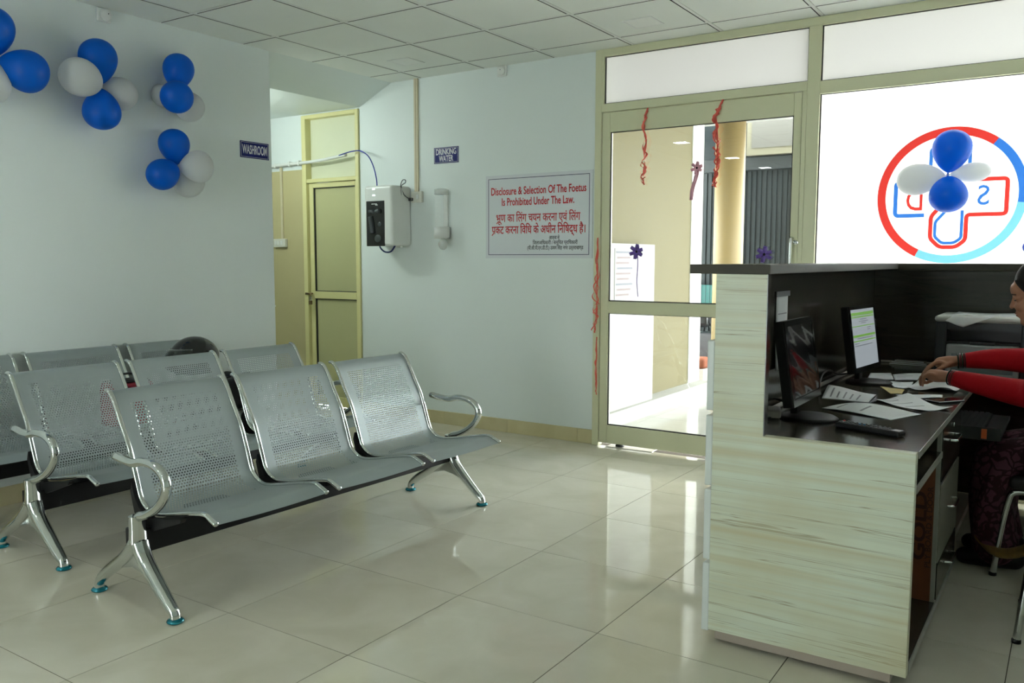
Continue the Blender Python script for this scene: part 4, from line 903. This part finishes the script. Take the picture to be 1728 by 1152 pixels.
for e in (-1, 1):
    so_ = MB(); limb(so_, [L(4.15, -.85+e*.10, .050), L(4.06, -.85+e*.105, .043), L(3.965, -.85+e*.11, .036)], [.042, .042, .034]); remesh(so_, 'shoe', M['black'], pe, .006, 3)
du = MB(); limb(du, [L(4.02, -1.035, .15), L(4.10, -1.06, .10), L(4.22, -1.09, .16), L(4.36, -1.10, .34)], [.018, .022, .024, .026])
remesh(du, 'dupatta_border', mat('gold_border', s2l((110, 84, 30)), .6, noise=.5, scale=40), pe, .007, 3)
bang = mat('dark_green_bangle', s2l((30, 52, 40)), .25, .3)
for s in 'lr':
    a, b_ = L(*ARM[s][-2]), L(*ARM[s][-1]); d = (b_-a).normalized(); u = d.cross(Vector((0, 0, 1))).normalized(); w = d.cross(u)
    for k in range(4):
        c = b_ - d*(.006+.009*k); R = .033
        pts = [c+u*R*math.cos(x*PI/12)+w*R*math.sin(x*PI/12) for x in range(25)]
        MB().tube(pts, .0032, 6, caps=False).build('bangle', bang if k % 2 == 0 else mat('maroon_bangle', s2l((90, 20, 30)), .3, .3), pe, True)
# ---------------------------------------------------------------- visitor chairs behind the desk
cush = mat('dark_cushion', (.02, .018, .02), .7, bump=.3, bscale=80)
def vchair(label, loc, rz, legs, hs=.42):
    t = thing('visitor_chair', label, 'chair', loc, rz, 'chairs behind the reception desk')
    MB().box(-.24, .22, -.22, .22, hs, hs+.05).build('seat', cush, t, True, bevel=.02, seg=4)
    MB().box(.21, .245, -.20, .20, hs+.16, hs+.46).build('backrest', cush, t, True, bevel=.015, seg=4)
    for (x, y) in legs:
        topx = x*.86
        p = sm([(x, y, 0), (x*.93, y, hs*.5), (topx, y, hs-.06), (topx*.9, y*.98, hs-.015), (topx*.5, y*.95, hs-.012)], 6)
        MB().tube(p, .0125, 12).build('leg', M['chrome'], t, True)
        MB().lathe([(.015, 0), (.015, .012), (.0127, .014)], (x, y, 0), 14).build('leg_cap', M['black'], t, True)
    for y in (-.2, .2): MB().tube(sm([(.19, y, hs), (.225, y, hs+.1), (.25, y, hs+.42)]), .011, 10).build('back_upright', M['chrome'], t, True)
vchair('chrome-legged visitor chair the woman sits on', (4.36, -.85, 0), 0, [(-.28, -.20), (-.28, .20), (.26, -.2), (.26, .2)], .37)
vchair('chrome-legged visitor chair at the right picture edge, nearer the camera', (4.47, -1.52, 0), 0, [(-.27, -.20), (-.27, .20), (.26, -.2), (.26, .2)], .42)
# ================================================================ OUTSIDE THE DOOR
def ybox(name, m, *a, **k):
    o = sbox(name, m, *a, **k); return o
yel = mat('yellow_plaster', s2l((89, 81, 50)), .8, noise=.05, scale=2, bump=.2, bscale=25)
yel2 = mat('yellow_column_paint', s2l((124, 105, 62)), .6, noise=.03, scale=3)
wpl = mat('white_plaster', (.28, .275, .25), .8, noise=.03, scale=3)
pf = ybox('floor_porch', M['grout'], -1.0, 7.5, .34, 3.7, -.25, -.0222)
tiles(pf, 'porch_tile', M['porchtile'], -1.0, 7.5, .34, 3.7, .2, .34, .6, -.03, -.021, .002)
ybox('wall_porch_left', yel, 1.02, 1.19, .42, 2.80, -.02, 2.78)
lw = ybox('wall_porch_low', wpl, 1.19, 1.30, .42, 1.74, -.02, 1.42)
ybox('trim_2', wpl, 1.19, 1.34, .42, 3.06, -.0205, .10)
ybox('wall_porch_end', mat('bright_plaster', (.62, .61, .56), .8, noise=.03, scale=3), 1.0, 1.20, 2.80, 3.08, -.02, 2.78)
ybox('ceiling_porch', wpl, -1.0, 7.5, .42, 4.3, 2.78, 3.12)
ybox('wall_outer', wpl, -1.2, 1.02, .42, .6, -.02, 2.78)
ybox('wall_closet', M['wall'], -1.5, -.6, .55, .60, -.0, 2.6)
ybox('ground', mat('street_concrete', (.30, .29, .27), .9, noise=.1, scale=1), -12, 16, 3.7, 26, -.3, -.12)
po = thing('poster', 'printed notice pasted on the white porch wall outside the door', 'poster', (1.301, 1.16, 1.18))
box('sheet', mat('poster_paper', (.16, .15, .145), .6), po, 0, .002, -.17, .17, -.20, .20)
pk_ = mat('pink_print', s2l((88, 62, 62)), .6); vi = mat('grey_blue_print', s2l((62, 62, 76)), .6)
for k in range(9): box('print_line', pk_ if k % 3 else vi, po, .002, .0026, -.15+.02*(k % 2), .14-.03*(k % 3), .165-.042*k, .178-.042*k)
cc = thing('round_column', 'round yellow column of the porch', 'column', (1.318, 3.5, -.021))
MB().lathe([(.148, 0), (.148, 2.80)], n=40).build('shaft', yel2, cc, True)
sh_ = thing('shop_front', 'dark ribbed shutter front across the street', 'shop front', (.9, 5.0, -.12))
dkm = mat('dark_slate_panel', s2l((18, 25, 28)), .25, noise=.2, scale=3)
box('panel', dkm, sh_, -2.4, .64, 0, .15, 0, 3.6)
rme = MB().box(-.012, .012, -.02, 0, .15, 2.45).mesh('rib'); rme.materials.append(dkm)
for k in range(42):
    o = link('rib', rme, None, sh_); o.location = (-1.9+.06*k, 0, 0)
box('lintel', mat('dark_lintel', s2l((26, 30, 31)), .4), sh_, -2.4, .64, -.06, 0, 2.46, 2.60)
box('sign_frame', mat('cream_frame', s2l((96, 92, 74)), .5), sh_, .12, .66, -.12, -.02, 2.62, 3.5); box('sign_face', mat('grey_sign_face', s2l((78, 76, 70)), .5), sh_, .18, .66, -.13, -.12, 2.70, 3.5)
box('sky_gap_strip', mat('sky_gap_white', (.3, .3, .29), .5), sh_, .64, .72, -.05, .15, 0, 2.5)  # white strip added in place of the bright sky gap beside the shop
fe = thing('mesh_fence', 'turquoise fence panel with dark grid across the street', 'fence', (.68, 4.70, -.12))
box('panel', mat('turquoise_panel', s2l((38, 100, 94)), .6), fe, -.35, .45, 0, .02, .72, 1.12)
for k in range(17): box('bar', mat('fence_bar', (.05, .12, .12), .5) if k == 0 else bpy.data.materials['fence_bar'], fe, -.35+.05*k-.003, -.35+.05*k+.003, -.006, -.0005, .72, 1.12)
for k in range(8): box('rail', bpy.data.materials['fence_bar'], fe, -.35, .45, -.010, -.0065, .74+.05*k-.003, .74+.05*k+.003)
for x in (-.33, .43): box('post', bpy.data.materials['fence_bar'], fe, x-.015, x+.015, .02, .05, 0, 1.15)
mk = thing('motorcycle', 'parked dark motorcycle glimpsed through the door glass', 'motorcycle', (.78, 4.24, -.12), math.radians(12))
def wheel(x):
    pts = [(x+.28*math.cos(a*PI/16), 0, .30+.28*math.sin(a*PI/16)) for a in range(33)]
    w = MB().tube(pts, .035, 10, caps=False).build('wheel', M['black'], mk, True)
    sp = MB()
    for a in range(12): sp.cyl((x, 0, .30), (x+.26*math.cos(a*PI/6), 0, .30+.26*math.sin(a*PI/6)), .003, n=6)
    sp.build('spokes', M['chrome'], w); MB().cyl((x, -.05, .30), (x, .05, .30), .05).build('hub', M['chrome'], w, True)
wheel(-.6); wheel(.6)
soft('fuel_tank', M['blackgl'], mk, -.30, .10, -.13, .13, .66, .88, .06); soft('saddle', M['black'], mk, .08, .72, -.12, .12, .68, .80, .04)
soft('engine', mat('grey_engine', (.12, .12, .13), .4, .6), mk, -.22, .18, -.14, .14, .25, .60, .04); soft('tail_light', mat('red_lens', s2l((150, 20, 20)), .3), mk, .70, .80, -.07, .07, .60, .72, .02)
MB().tube(sm([(-.6, -.06, .30), (-.48, -.06, .70), (-.42, -.06, .98)]), .018, 8).build('fork', M['chrome'], mk, True)
MB().tube(sm([(-.30, -.36, 1.0), (-.40, -.2, 1.04), (-.42, 0, 1.0), (-.40, .2, 1.04), (-.30, .36, 1.0)]), .013, 8).build('handlebar', M['chrome'], mk, True)
MB().tube(sm([(.1, -.15, .3), (.5, -.17, .32), (.85, -.17, .42)]), .03, 10).build('exhaust', M['chrome'], mk, True)
st = ybox('trim_3', mat('stone_kerb', (.45, .40, .36), .8, noise=.2, scale=5), .45, 1.0, 3.72, 4.0, -.13, .12)
o = soft('sack', mat('orange_sack', s2l((120, 62, 34)), .8, noise=.2, scale=12, bump=.6, bscale=12), None, .74, 1.0, 3.74, 3.95, .12, .24, .04); tag(o, 'orange sack lying on the kerb outside', 'sack')
